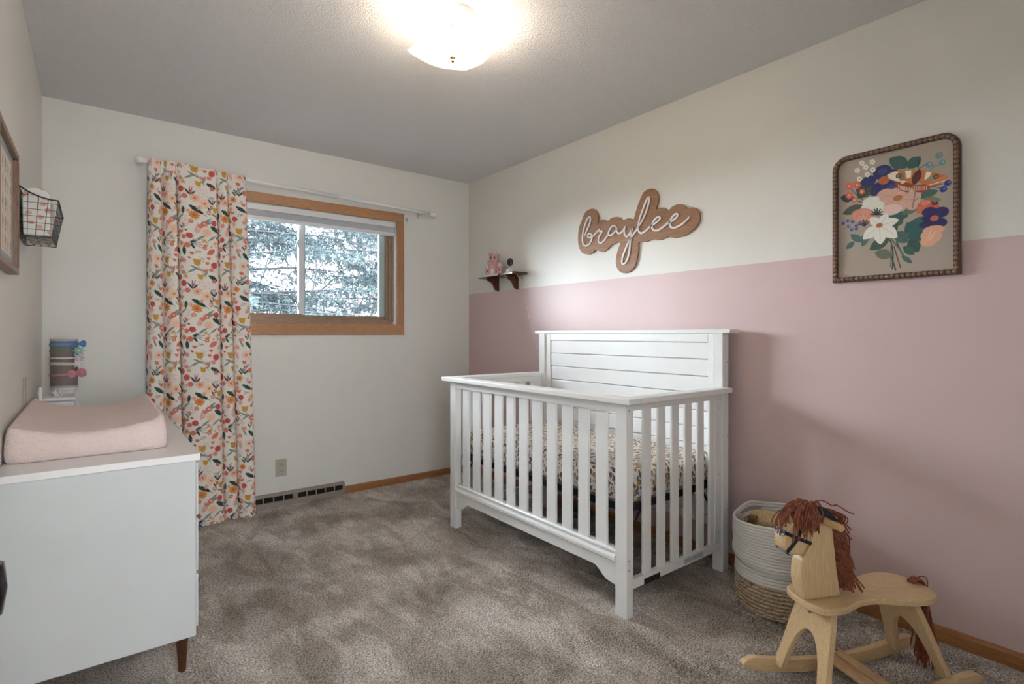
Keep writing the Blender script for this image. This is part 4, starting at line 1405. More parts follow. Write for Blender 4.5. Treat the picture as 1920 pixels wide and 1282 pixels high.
PAINTING = [('S',[(188,181),(207,146),(213,103),(211,40)],4.8,(52,66,60)),('S',[(225,144),(242,99),(268,60)],4.7,(52,66,60)),('S',[(216,129),(238,42)],3.7,(92,58,52)),('S',[(207,93),(222,34)],4.2,(52,66,60)),('S',[(198,174),(238,110),(260,66)],4.8,(84,104,92)),('S',[(207,146),(204,48)],3.2,(95,110,95)),('L',(200,482),(264,434),49.9,(62,92,86)),('L',(262,429),(303,463),43.8,(62,92,86)),('L',(89,345),(144,412),65.4,(76,82,68)),('L',(23,363),(76,347),35.0,(60,66,58)),('L',(31,291),(108,313),36.6,(76,82,68)),('L',(103,347),(103,424),44.0,(70,74,62)),('L',(292,309),(358,321),31.6,(70,98,88)),('L',(264,211),(344,205),48.5,(58,94,88)),('L',(198,254),(264,242),36.8,(58,90,86)),('L',(258,217),(313,139),67.0,(54,92,90)),('L',(202,168),(131,126),43.2,(66,86,76)),('L',(149,113),(213,92),40.1,(104,108,92)),('L',(266,148),(296,98),43.8,(56,84,78)),('L',(247,125),(283,89),28.6,(62,92,86)),('L',(61,199),(106,162),27.5,(72,102,96)),('L',(45,141),(76,168),22.2,(72,104,98)),('L',(96,167),(137,188),32.7,(76,104,98)),('L',(242,251),(300,277),28.8,(92,112,94)),('L',(242,89),(276,57),17.7,(70,100,96)),('L',(225,186),(260,139),46.8,(74,98,92)),('L',(216,208),(242,246),36.8,(60,88,84)),('L',(103,144),(123,179),22.0,(76,104,98)),('L',(188,245),(225,186),42.4,(58,76,68)),('L',(340,274),(360,275),13.0,(84,106,88)),('L',(311,300),(368,284),20.2,(110,126,104)),('E',(177,433),(33.2,29.4),0,(50,54,104)),('E',(128,408),(26.2,22.9),0,(50,54,104)),('E',(207,411),(31.8,26.5),0,(50,54,104)),('E',(165,362),(29.7,35.1),0,(50,54,104)),('E',(193,361),(32.1,32.1),0,(50,54,104)),('E',(211,373),(26.5,26.5),0,(50,54,104)),('E',(177,437),(16.1,13.9),0,(66,72,122)),('E',(207,363),(13.8,15.9),0,(70,64,110)),('E',(182,400),(19.3,17.1),0,(176,100,62)),('E',(188,335),(33.2,29.4),0,(208,166,150)),('E',(200,306),(32.1,21.4),0,(208,166,150)),('E',(260,316),(45.8,36.4),0,(208,166,150)),('E',(229,340),(39.4,21.0),0,(208,166,150)),('E',(277,291),(24.7,28.3),0,(208,166,150)),('E',(225,288),(42.0,23.6),0,(208,166,150)),('E',(242,298),(41.6,26.0),0,(208,166,150)),('S',[(175,344),(211,325)],2.1,(186,138,124)),('S',[(268,335),(242,319)],2.1,(186,138,124)),('S',[(286,300),(247,310)],2.1,(186,138,124)),('S',[(225,275),(229,301)],2.1,(186,138,124)),('S',[(188,303),(216,311)],2.1,(186,138,124)),('E',(229,319),(15.8,11.6),0,(176,112,72)),('E',(204,276),(40.1,21.4),0,(222,192,180)),('E',(135,320),(31.3,21.6),0,(222,218,205)),('E',(128,299),(30.0,20.7),0,(222,218,205)),('E',(156,299),(27.0,23.8),0,(222,218,205)),('E',(144,328),(21.6,15.1),0,(222,218,205)),('E',(106,272),(44.0,28.6),10,(204,140,122)),('R',(91,272),16.650000000000002,1.665,(224,176,156)),('R',(108,275),16.5,1.6500000000000001,(224,176,156)),('R',(125,269),16.5,1.6500000000000001,(224,176,156)),('R',(103,256),14.3,1.6500000000000001,(224,176,156)),('S',[(158,266),(179,262)],4.8,(44,58,46)),('S',[(158,266),(176,275)],4.8,(44,58,46)),('S',[(158,266),(169,285)],4.8,(44,58,46)),('S',[(158,266),(158,290)],4.8,(44,58,46)),('S',[(158,266),(148,289)],4.8,(44,58,46)),('S',[(158,266),(140,281)],4.8,(44,58,46)),('S',[(158,266),(137,270)],4.8,(44,58,46)),('S',[(113,227),(92,238)],4.4,(48,56,46)),('S',[(113,227),(98,248)],4.4,(48,56,46)),('S',[(113,227),(109,252)],4.4,(48,56,46)),('S',[(113,227),(120,250)],4.4,(48,56,46)),('S',[(113,227),(129,241)],4.4,(48,56,46)),('E',(323,272),(31.3,21.2),0,(196,98,72)),('E',(311,257),(21.4,18.4),0,(204,110,84)),('E',(342,259),(19.2,17.2),0,(200,90,70)),('E',(319,283),(15.3,9.2),0,(222,130,104)),('G',[(336,288),(346,278),(358,281),(356,269),(340,269)],(52,66,52)),('E',(330,246),(23.2,18.2),0,(44,42,94)),('E',(328,223),(20.2,15.2),0,(44,42,94)),('E',(366,238),(24.0,20.0),0,(44,42,94)),('E',(360,199),(25.0,18.0),0,(44,42,94)),('E',(323,199),(25.2,13.1),0,(44,42,94)),('E',(346,219),(13.0,11.0),0,(190,104,70)),('E',(344,175),(34.3,17.2),0,(216,164,136)),('E',(328,135),(25.2,20.2),0,(216,164,136)),('E',(348,152),(21.2,23.2),0,(216,164,136)),('E',(328,155),(25.2,23.2),0,(216,164,136)),('S',[(336,179),(328,150)],2.5,(236,206,184)),('S',[(348,167),(332,139)],2.5,(236,206,184)),('S',[(286,331),(277,271)],3.1,(96,108,92)),('S',[(281,296),(296,308)],2.6,(96,108,92)),('L',(166,221),(133,258),33.5,(226,223,212)),('L',(166,221),(194,265),33.2,(226,223,212)),('L',(166,221),(233,233),34.2,(226,223,212)),('L',(166,221),(227,163),46.6,(226,223,212)),('L',(166,221),(170,143),44.9,(226,223,212)),('L',(166,221),(107,173),43.6,(226,223,212)),('S',[(166,221),(139,248)],1.6,(196,192,180)),('S',[(166,221),(188,250)],1.6,(196,192,180)),('S',[(166,221),(220,226)],1.6,(196,192,180)),('S',[(166,221),(216,177)],1.6,(196,192,180)),('S',[(166,221),(170,162)],1.6,(196,192,180)),('S',[(166,221),(123,185)],1.6,(196,192,180)),('E',(166,221),(11.9,9.2),0,(178,106,74)),('G',[(191,418),(207,427),(229,428),(260,424),(286,418),(291,391),(288,366),(264,366),(225,382),(198,400)],(188,120,72)),('G',[(305,414),(340,396),(370,380),(386,369),(385,354),(360,344),(328,343),(313,351),(298,364)],(188,116,68)),('G',[(219,381),(242,382),(281,363),(274,339),(260,334),(238,346),(223,363)],(150,66,44)),('G',[(281,358),(315,354),(338,340),(323,328),(305,325),(286,331),(278,344)],(150,66,44)),('G',[(193,419),(216,426),(231,424),(225,407),(242,379),(220,389),(200,402)],(226,216,196)),('G',[(253,421),(274,418),(272,391),(258,389)],(228,220,202)),('G',[(321,402),(338,395),(328,373),(314,371)],(228,220,202)),('G',[(231,392),(260,378),(242,371)],(222,208,186)),('G',[(344,364),(382,371),(386,357),(348,348),(323,348)],(206,130,80)),('S',[(328,348),(352,351),(383,356)],3.5,(230,222,206)),('S',[(231,370),(233,352)],2.6,(226,216,198)),('S',[(237,367),(238,350)],2.6,(226,216,198)),('S',[(242,364),(243,348)],2.6,(226,216,198)),('S',[(247,361),(248,346)],2.6,(226,216,198)),('S',[(252,359),(253,344)],2.6,(226,216,198)),('S',[(258,356),(258,342)],2.6,(226,216,198)),('S',[(263,353),(262,340)],2.6,(226,216,198)),('S',[(268,351),(267,338)],2.6,(226,216,198)),('S',[(273,348),(272,336)],2.6,(226,216,198)),('S',[(283,353),(283,337)],2.6,(226,216,198)),('S',[(289,352),(289,336)],2.5,(226,216,198)),('S',[(295,351),(295,335)],2.5,(226,216,198)),('S',[(300,349),(300,335)],2.5,(226,216,198)),('S',[(305,348),(305,334)],2.5,(226,216,198)),('S',[(311,347),(311,333)],2.5,(226,216,198)),('S',[(316,346),(316,333)],2.5,(226,216,198)),('S',[(322,345),(322,332)],2.5,(226,216,198)),('S',[(328,347),(330,354)],2.0,(150,66,44)),('S',[(335,349),(337,355)],2.0,(150,66,44)),('S',[(342,350),(345,357)],2.0,(150,66,44)),('S',[(350,352),(352,358)],2.0,(150,66,44)),('S',[(357,353),(359,359)],2.0,(150,66,44)),('S',[(364,354),(367,361)],2.0,(150,66,44)),('S',[(371,356),(374,362)],2.0,(150,66,44)),('S',[(379,357),(381,364)],2.0,(150,66,44)),('E',(242,400),(7.3,15.6),0,(120,120,110)),('E',(340,372),(17.2,9.1),0,(140,140,120)),('R',(231,406),7.31,3,(40,34,30)),('R',(351,375),7.2,3,(40,34,30)),('E',(351,375),(5.0,4.0),0,(150,110,80)),('E',(231,406),(4.2,4.2),0,(150,110,80)),('L',(300,417),(281,358),28.8,(84,42,30)),('S',[(297,418),(294,442),(300,448)],2.1,(36,32,30)),('S',[(302,420),(323,432)],2.0,(36,32,30)),('S',[(332,407),(370,424)],2.5,(108,140,140)),('S',[(344,414),(328,428)],2.0,(108,140,140)),('S',[(336,404),(348,423)],2.0,(108,140,140)),('E',(360,453),(12.0,12.0),0,(108,140,140)),('E',(363,455),(2.0,2.0),0,(200,215,210)),('E',(330,425),(11.1,11.1),0,(108,140,140)),('E',(332,428),(2.0,2.0),0,(200,215,210)),('E',(370,424),(10.9,10.9),0,(108,140,140)),('E',(373,426),(2.0,2.0),0,(200,215,210)),('S',[(336,341),(386,344)],2.5,(70,70,50)),('S',[(336,342),(373,325)],2.5,(70,70,50)),('E',(386,343),(10.9,10.9),0,(54,62,136)),('E',(390,346),(2.0,2.0),0,(180,186,220)),('E',(373,323),(11.5,11.5),0,(54,62,136)),('E',(376,325),(2.0,2.0),0,(180,186,220)),('E',(51,259),(6.7,6.7),0,(70,84,156)),('E',(53,260),(1.7,1.7),0,(180,190,225)),('E',(69,253),(6.7,6.7),0,(70,84,156)),('E',(71,255),(1.7,1.7),0,(180,190,225)),('E',(54,235),(6.7,6.7),0,(70,84,156)),('E',(56,236),(1.7,1.7),0,(180,190,225)),('E',(83,233),(6.7,6.7),0,(70,84,156)),('E',(84,235),(1.7,1.7),0,(180,190,225)),('E',(66,219),(6.7,6.7),0,(70,84,156)),('E',(68,220),(1.7,1.7),0,(180,190,225)),('E',(83,220),(6.6,6.6),0,(70,84,156)),('E',(85,222),(1.7,1.7),0,(180,190,225)),('E',(96,243),(6.7,6.7),0,(70,84,156)),('E',(97,244),(1.7,1.7),0,(180,190,225)),('E',(33,251),(6.8,6.8),0,(70,84,156)),('E',(35,252),(1.7,1.7),0,(180,190,225)),('E',(109,487),(5.0,5.0),0,(224,222,208)),('E',(105,482),(5.0,5.0),0,(224,222,208)),('E',(99,486),(5.0,5.0),0,(224,222,208)),('E',(99,494),(5.0,5.0),0,(224,222,208)),('E',(105,494),(5.0,5.0),0,(224,222,208)),('E',(103,489),(2.2,2.2),0,(120,110,90)),('E',(147,483),(4.9,4.9),0,(224,222,208)),('E',(143,478),(4.9,4.9),0,(224,222,208)),('E',(136,482),(4.9,4.9),0,(224,222,208)),('E',(136,490),(4.9,4.9),0,(224,222,208)),('E',(143,490),(4.9,4.9),0,(224,222,208)),('E',(141,485),(2.2,2.2),0,(120,110,90)),('E',(123,467),(4.9,4.9),0,(224,222,208)),('E',(119,462),(5.0,5.0),0,(224,222,208)),('E',(112,466),(4.9,4.9),0,(224,222,208)),('E',(112,474),(4.9,4.9),0,(224,222,208)),('E',(119,475),(5.0,5.0),0,(224,222,208)),('E',(117,469),(2.2,2.2),0,(120,110,90)),('E',(92,461),(5.0,5.0),0,(224,222,208)),('E',(88,456),(5.0,5.0),0,(224,222,208)),('E',(81,460),(5.0,5.0),0,(224,222,208)),('E',(81,468),(5.0,5.0),0,(224,222,208)),('E',(88,468),(5.0,5.0),0,(224,222,208)),('E',(86,462),(2.2,2.2),0,(120,110,90)),('E',(148,450),(4.9,4.9),0,(224,222,208)),('E',(145,445),(4.9,4.9),0,(224,222,208)),('E',(138,449),(4.9,4.9),0,(224,222,208)),('E',(138,456),(4.9,4.9),0,(224,222,208)),('E',(145,457),(4.9,4.9),0,(224,222,208)),('E',(143,452),(2.2,2.2),0,(120,110,90)),('E',(128,435),(4.9,4.9),0,(224,222,208)),('E',(124,430),(5.0,5.0),0,(224,222,208)),('E',(118,433),(4.9,4.9),0,(224,222,208)),('E',(118,441),(4.9,4.9),0,(224,222,208)),('E',(124,442),(5.0,5.0),0,(224,222,208)),('E',(123,436),(2.2,2.2),0,(120,110,90)),('E',(100,423),(5.0,5.0),0,(224,222,208)),('E',(96,418),(5.0,5.0),0,(224,222,208)),('E',(90,422),(5.0,5.0),0,(224,222,208)),('E',(90,430),(5.0,5.0),0,(224,222,208)),('E',(96,430),(5.0,5.0),0,(224,222,208)),('E',(95,425),(2.2,2.2),0,(120,110,90)),('S',[(61,395),(84,359),(106,336)],2.8,(80,70,56)),('S',[(74,341),(106,325)],2.8,(80,70,56)),('E',(64,400),(7.8,7.8),0,(206,106,90)),('E',(56,395),(7.8,7.8),0,(206,106,90)),('E',(49,403),(7.8,7.8),0,(206,106,90)),('E',(51,412),(7.8,7.8),0,(206,106,90)),('E',(61,411),(7.8,7.8),0,(206,106,90)),('E',(56,404),(3.9,3.9),0,(236,180,150)),('E',(92,398),(7.8,7.8),0,(206,106,90)),('E',(85,393),(7.8,7.8),0,(206,106,90)),('E',(77,401),(7.8,7.8),0,(206,106,90)),('E',(80,410),(7.8,7.8),0,(206,106,90)),('E',(89,408),(7.7,7.7),0,(206,106,90)),('E',(85,402),(3.9,3.9),0,(236,180,150)),('E',(64,361),(7.8,7.8),0,(206,106,90)),('E',(56,356),(7.8,7.8),0,(206,106,90)),('E',(49,364),(7.8,7.8),0,(206,106,90)),('E',(51,373),(7.8,7.8),0,(206,106,90)),('E',(61,371),(7.8,7.8),0,(206,106,90)),('E',(56,365),(3.9,3.9),0,(236,180,150)),('E',(109,367),(5.4,5.4),0,(206,106,90)),('E',(103,364),(5.4,5.4),0,(206,106,90)),('E',(98,369),(5.4,5.4),0,(206,106,90)),('E',(100,376),(5.4,5.4),0,(206,106,90)),('E',(107,375),(5.4,5.4),0,(206,106,90)),('E',(103,370),(3.9,3.9),0,(236,180,150)),('E',(81,338),(5.4,5.4),0,(206,106,90)),('E',(75,334),(5.4,5.4),0,(206,106,90)),('E',(70,340),(5.4,5.4),0,(206,106,90)),('E',(72,346),(5.4,5.4),0,(206,106,90)),('E',(79,345),(5.5,5.5),0,(206,106,90)),('E',(75,341),(3.9,3.9),0,(236,180,150))]
# ================================================================ right wall: name sign, painting, shelf
sg_ = thing('name_sign', (XR, 2.05, 1.77), 'wooden cloud-edged name sign with raised white cursive letters above the crib', 'sign')
bo = catmull([(0, y, z) for y, z in BOARD], 4, True)
MB().prism([(p.y, p.z) for p in bo], 0, XR - 0.012, XR - 0.001).build('backing_board', M['sign_wood'], sg_, bevel=0.001)
allp = []
for k, st_ in enumerate(STROKES):
    pts = catmull([(0, y, z) for y, z in st_], 6)
    # flat ribbon letter, 9 mm wide, cut from 5 mm stock
    w = 0.0056
    mb = MB()
    n = len(pts)
    L1, R1 = [], []
    for i, p_ in enumerate(pts):
        d = pts[min(i + 1, n - 1)] - pts[max(i - 1, 0)]
        d = d.normalized() if d.length > 1e-7 else Vector((0, 1, 0))
        nrm = Vector((0, -d.z, d.y))
        L1.append(p_ + nrm * w)
        R1.append(p_ - nrm * w)
    V = []
    for i in range(n):
        for q_, xx in ((L1[i], XR - 0.0180), (R1[i], XR - 0.0180), (R1[i], XR - 0.0121), (L1[i], XR - 0.0121)):
            V.append((xx - 0.0001 * k, q_.y, q_.z))
    F = []
    for i in range(n - 1):
        for q in range(4):
            F.append((i * 4 + q, i * 4 + (q + 1) % 4, (i + 1) * 4 + (q + 1) % 4, (i + 1) * 4 + q))
    F += [(0, 1, 2, 3), ((n - 1) * 4 + 3, (n - 1) * 4 + 2, (n - 1) * 4 + 1, (n - 1) * 4)]
    mb.add(V, F)
    for e_ in (pts[0], pts[-1]):
        mb.lathe([(0.0, XR - 0.0180 - 0.0001 * k), (w, XR - 0.0180 - 0.0001 * k), (w, XR - 0.0121)], (0, e_.y, e_.z), 14, 'x')
    mb.build('cursive_letters', M['letters'], sg_, fix=False)

pa = thing('framed_painting', (XR, 0.75, 1.64), 'painted bouquet with an orange moth in a dark beaded frame with rounded top corners', 'picture')
AY0, AY1, AZ0, AZ1 = 0.536, 0.967, 1.377, 1.908
def arch(inset, r=0.056, n=10):
    y0, y1, z0, z1 = AY0 + inset, AY1 - inset, AZ0 + inset, AZ1 - inset
    rr = r - inset
    p = [(y0, z0), (y1, z0)]
    for k in range(n + 1):
        a = PI / 2 * k / n
        p.append((y1 - rr + rr * math.cos(a), z1 - rr + rr * math.sin(a)))
    for k in range(n + 1):
        a = PI / 2 + PI / 2 * k / n
        p.append((y0 + rr + rr * math.cos(a), z1 - rr + rr * math.sin(a)))
    return p
o_, i_ = arch(0.0), arch(0.021)
n = len(o_)
def ringmesh(o_, i_, x0, x1):
    mb = MB()
    V = [(x0, *p) for p in o_] + [(x0, *p) for p in i_] + [(x1, *p) for p in o_] + [(x1, *p) for p in i_]
    F = []
    for k in range(n):
        j = (k + 1) % n
        F += [(k, j, n + j, n + k), (2 * n + k, 3 * n + k, 3 * n + j, 2 * n + j), (k, 2 * n + k, 2 * n + j, j), (n + k, n + j, 3 * n + j, 3 * n + k)]
    return mb.add(V, F)
frm = ringmesh(o_, i_, XR - 0.020, XR - 0.0005).build('frame', M['frame_wood'], pa)
mid = arch(0.0115)
L_ = [0]
for k in range(n):
    a, b = mid[k], mid[(k + 1) % n]
    L_.append(L_[-1] + math.hypot(a[0] - b[0], a[1] - b[1]))
NB = int(round(L_[-1] / 0.0178))
bead = None
for k in range(NB):
    s_ = L_[-1] * (k + 0.25) / NB
    i = max(j for j in range(n) if L_[j] <= s_)
    a, b = mid[i], mid[(i + 1) % n]
    t_ = (s_ - L_[i]) / (L_[i + 1] - L_[i])
    y, z = a[0] + (b[0] - a[0]) * t_, a[1] + (b[1] - a[1]) * t_
    if bead is None:
        bead = MB().ell((0, 0, 0), (0.0085, 0.0098, 0.0085), 12, 8).build('bead', M['bead'], frm, smooth=True, world=False)
        b_ = bead
    else:
        b_ = bead.copy()
        COL.objects.link(b_)
        b_.parent = frm
    b_.location = (-0.0225, y - 0.75, z - 1.64)
    b_.rotation_euler = (math.atan2(b[1] - a[1], b[0] - a[0]), 0, 0)
ip = arch(0.019)
MB().prism(ip, 0, XR - 0.0120, XR - 0.001).build('backing_panel', M['frame_left'], pa)
CWm, CHm = 431, 531
cv = Print(CWm, CHm, (166, 153, 140), False, 1.0)
q = random.Random(9)
for o in PAINTING:
    def fl_(p):
        return (p[0] + 6, CHm - p[1])
    if o[0] == 'L':
        a, b = fl_(o[1]), fl_(o[2])
        cv.L(a, b, o[3], o[4])
        lt = tuple(min(255, v + 16) for v in o[4])
        dk = tuple(max(0, v - 14) for v in o[4])
        cv.S([a, (a[0] + (b[0] - a[0]) * 0.8, a[1] + (b[1] - a[1]) * 0.8)], 1.2, dk)
        dx, dy = b[0] - a[0], b[1] - a[1]
        ln = math.hypot(dx, dy) or 1
        nx_, ny2 = -dy / ln, dx / ln
        for s_ in (-1, 1):
            for f_ in (0.3, 0.45, 0.6):
                c_ = (a[0] + dx * f_, a[1] + dy * f_)
                cv.S([c_, (c_[0] + dx * 0.14 + s_ * nx_ * o[3] * 0.3, c_[1] + dy * 0.14 + s_ * ny2 * o[3] * 0.3)], 1.4, lt)
    elif o[0] == 'E':
        cv.E(fl_(o[1]), o[2], o[3], o[4])
        if min(o[2]) > 11:
            for k in range(5):
                a = q.uniform(0, 6.28)
                c_ = fl_(o[1])
                dv = q.choice((12, -10))
                cv.S([c_, (c_[0] + o[2][0] * 0.75 * math.cos(a), c_[1] + o[2][1] * 0.75 * math.sin(a))], 1.8, tuple(max(0, min(255, v + dv)) for v in o[4]))
    elif o[0] == 'S':
        cv.S([fl_(p) for p in o[1]], o[2], o[3])
    elif o[0] == 'G':
        cv.G([fl_(p) for p in o[1]], o[2])
    elif o[0] == 'R':
        cv.Rr(fl_(o[1]), o[2], o[3], o[4])
# canvas mesh follows the arched opening
ny_, nz_ = 250, 300
a_ = np.linspace(0, 1, ny_)
b_2 = np.linspace(0, 1, nz_)
inn = arch(0.019)
y0i, y1i, z0i, z1i = AY0 + 0.019, AY1 - 0.019, AZ0 + 0.019, AZ1 - 0.019
rr = 0.056 - 0.019
zz = z1i - (z1i - z0i) * b_2
dyc = np.where(zz > z1i - rr, rr - np.sqrt(np.maximum(rr ** 2 - (zz - (z1i - rr)) ** 2, 0)), 0)
Yg = (y1i - dyc)[:, None] * (1 - a_)[None] + (y0i + dyc)[:, None] * a_[None]
Zg = np.repeat(zz[:, None], ny_, 1)
Pg = np.stack([np.full(Yg.shape, -0.0128), Yg - 0.75, Zg - 1.64], -1)
cl_ = np.minimum(cv.sample((AY1 - Yg) * 1000, (AZ1 - Zg) * 1000) * 1.09, 250)
grid_mesh('canvas', Pg, cl_, print_mat('painted_linen', 0.7, 0.3, 700), pa)

# small shelf
sf = thing('wall_shelf', (XR, 3.26, 1.62), 'small dark wooden wall shelf with two curved brackets, partly covered in white', 'shelf')
SY0, SY1, SZ = 3.045, 3.52, 1.615
def shelf_outline(y0, y1):
    p = [(XR, y0), (XR, y1)]
    r = 0.025
    x0 = XR - 0.125
    for k in range(7):
        a = PI / 2 * k / 6
        p.append((x0 + r - r * math.sin(a), y1 - r + r * math.cos(a)))
    for k in range(7):
        a = PI / 2 * k / 6
        p.append((x0 + r - r * math.cos(a), y0 + r - r * math.sin(a)))
    return p
MB().prism(shelf_outline(SY0, SY1), 2, SZ - 0.018, SZ).build('board', M['mahogany'], sf, bevel=0.003)
MB().prism([(XR - 0.0, 3.245), (XR - 0.0, SY1 + 0.002), (XR - 0.10, SY1 + 0.002), (XR - 0.122, SY1 - 0.008), (XR - 0.129, SY1 - 0.03), (XR - 0.129, 3.245)], 2, SZ - 0.013, SZ + 0.0025).build('white_cover', M['shelf_white'], sf, bevel=0.001)
for y in (3.405, 3.160):
    p = [(XR, SZ - 0.018), (XR - 0.105, SZ - 0.018), (XR - 0.108, SZ - 0.030), (XR - 0.098, SZ - 0.042), (XR - 0.078, SZ - 0.050), (XR - 0.060, SZ - 0.062), (XR - 0.048, SZ - 0.078), (XR - 0.040, SZ - 0.095), (XR - 0.030, SZ - 0.108), (XR - 0.015, SZ - 0.116), (XR, SZ - 0.120)]
    pc = catmull([(a, b, 0) for a, b in p[1:-1]], 4)
    poly = [p[0]] + [(q_.x, q_.y) for q_ in pc] + [p[-1]]
    MB().prism(poly, 1, y - 0.011, y + 0.011).build('bracket', M['mahogany'], sf, bevel=0.002)

# ceramic castle on the shelf
CS = SZ + 0.0025
ca = thing('ceramic_castle', (XR - 0.068, 3.37, CS), 'small pink and white ceramic castle ornament with towers on the wall shelf', 'ornament')
def tower(cx, cy, r, z0, z1, roof, name, win=True):
    t_ = MB().lathe([(0.0, z0), (r, z0), (r, z1 - 0.010), (r * 1.16, z1 - 0.008), (r * 1.16, z1), (r * 0.9, z1), (0, z1)], (cx, cy, 0), 24).build(name, M['castle'], ca, smooth=False)
    if roof:
        MB().lathe([(r * 1.02, z1 - 0.001), (r * 0.6, z1 + roof * 0.5), (0.002, z1 + roof), (0.0, z1 + roof)], (cx, cy, 0), 20).build('spire', M['castle_white'], t_, smooth=True)
    else:
        for k in range(9):
            a = 2 * PI * k / 9
            q_ = MB().box(-0.0035, 0.0035, -0.003, 0.003, 0, 0.008)
            q_.v = [(cx + r * 1.02 * math.cos(a) + p[0] * math.cos(a) - p[1] * math.sin(a), cy + r * 1.02 * math.sin(a) + p[0] * math.sin(a) + p[1] * math.cos(a), z1 + p[2] - 0.0005) for p in q_.v]
            q_.build('merlon', M['castle_white'], t_)
    if win:
        a = math.radians(222)
        wx, wy = cx + r * math.cos(a), cy + r * math.sin(a)
        MB().ell((wx, wy, (z0 * 0.45 + z1 * 0.55)), (0.0045, 0.0045, 0.0095), 10, 8).build('window_hole', M['slot'], t_, smooth=True)
    return t_
bx, by = XR - 0.068, 3.375
keep_ = MB().lathe([(0.0, CS), (0.044, CS), (0.042, CS + 0.075), (0.049, CS + 0.082), (0.049, CS + 0.096), (0.040, CS + 0.098), (0.0, CS + 0.098)], (bx, by, 0), 32).build('keep', M['castle'], ca, smooth=False)
for k in range(12):
    a = 2 * PI * k / 12
    q_ = MB().box(-0.004, 0.004, -0.004, 0.004, 0, 0.009)
    q_.v = [(bx + 0.045 * math.cos(a) + p[0], by + 0.045 * math.sin(a) + p[1], CS + 0.0955 + p[2]) for p in q_.v]
    q_.build('merlon', M['castle'], keep_)
tower(bx + 0.006, by - 0.014, 0.030, CS + 0.097, CS + 0.160, 0, 'upper_tower')
tower(bx - 0.006, by + 0.026, 0.016, CS + 0.097, CS + 0.170, 0.035, 'slim_tower')
MB().lathe([(0.020, CS + 0.159), (0.008, CS + 0.19), (0.0, CS + 0.20)], (bx + 0.012, by - 0.01, 0), 20).build('spire', M['castle_white'], ca, smooth=True)
tower(bx + 0.004, by - 0.074, 0.0225, CS, CS + 0.063, 0.038, 'corner_tower')
tower(bx - 0.022, by + 0.052, 0.0165, CS, CS + 0.058, 0.030, 'corner_tower')
a = math.radians(222)
dq = MB().box(-0.004, 0.004, -0.015, 0.015, 0, 0.045)
dq.v = [(bx + 0.043 * math.cos(a) + p[0] * math.cos(a) - p[1] * math.sin(a), by + 0.043 * math.sin(a) + p[0] * math.sin(a) + p[1] * math.cos(a), CS + p[2]) for p in dq.v]
dq.build('gate', M['castle_white'], ca, bevel=0.002)
MB().ell((bx - 0.045, by - 0.050, CS + 0.006), (0.016, 0.014, 0.006), 14, 8).build('base_cloud', M['castle_white'], ca, smooth=True)

# baby camera on the shelf
CB = SZ
bc = thing('baby_camera', (XR - 0.070, 3.165, CB), 'small white baby monitor camera with a round black face on the wall shelf', 'camera')
kx, ky = XR - 0.070, 3.163
MB().lathe([(0.0, CB), (0.034, CB), (0.037, CB + 0.006), (0.034, CB + 0.022), (0.024, CB + 0.034), (0.014, CB + 0.040), (0.011, CB + 0.048), (0.0, CB + 0.048)], (kx, ky, 0), 32).build('base', M['camera_white'], bc, smooth=True)
rot = Matrix.Rotation(math.radians(40), 3, 'Z')
MB().ell((kx, ky, CB + 0.080), (0.020, 0.031, 0.038), 28, 20, Matrix.Rotation(math.radians(48), 3, 'Z')).build('head', M['camera_white'], bc, smooth=True)
fd = Vector((-0.66, -0.75, 0)).normalized()
fc = Vector((kx, ky, CB + 0.080)) + fd * 0.0165
MB().ell(fc, (0.0060, 0.0235, 0.030), 28, 16, Matrix.Rotation(math.radians(48), 3, 'Z')).build('face', M['lens'], bc, smooth=True)
MB().tube([fc + fd * 0.0055, fc + fd * 0.0075], 0.006, 16).build('lens_ring', M['bronze'], bc)
cp_ = catmull([(kx + 0.010, ky - 0.030, CB + 0.008), (kx + 0.004, ky - 0.062, CB + 0.010), (kx - 0.020, ky - 0.085, CB + 0.006), (kx - 0.016, 3.055, CB - 0.030), (XR - 0.05, 3.045, CB - 0.075), (XR - 0.020, 3.075, CB - 0.14), (XR - 0.010, 3.045, CB - 0.25), (XR - 0.010, 2.99, CB - 0.40), (XR - 0.012, 2.925, CB - 0.56), (XR - 0.014, 2.87, CB - 0.75), (XR - 0.014, 2.85, CB - 1.1), (XR - 0.018, 2.84, 0.10)], 8)
cord = MB().tube(cp_, 0.0018, 6).build('power_cord', M['cord'], None, org=(XR, 3.0, 1.2), smooth=True)
tag(cord, 'thin white power cord hanging from the shelf camera down behind the crib', 'cord')
# ================================================================ rope basket
BC = (2.315, 1.105)
bk = thing('rope_basket', (BC[0], BC[1], 0), 'round storage basket of white cotton rope over a woven brown straw base, beside the crib', 'basket')
t = NT('twisted_white_rope')
t.set(Roughness=0.9)
n_ = t.noise(500, 2)
t.base(t.ramp(n_, [(0.3, (0.72, 0.70, 0.66)), (0.7, (0.84, 0.83, 0.80))]))
t.bump(n_, 0.4, 0.001)
M['rope'] = t.m
NA = 96
def body_r(z, a):
    s = z / 0.38
    r = 0.171 + 0.004 * math.sin(PI * min(s * 2.2, 1))
    if z > 0.19:
        r += 0.012 * math.sin(PI * min((z - 0.19) / 0.19, 1) * 0.6)
    # soft crease half way up where the upper part slumps over the lower
    cz = 0.200 + 0.020 * math.sin(a + 0.9)
    d = (z - cz)
    r += -0.010 * math.exp(-(d / 0.012) ** 2) + 0.008 * math.exp(-((d - 0.026) / 0.02) ** 2)
    r += 0.004 * math.sin(2 * a + 1) * s
    return r
def rim_dz(z, a):
    s = max(0, (z - 0.2) / 0.18)
    return s * (0.010 * math.sin(a * 2 + 0.6) - 0.006)
ZS = 0.135
ncoil = 20
dzc = (0.380 - ZS) / ncoil
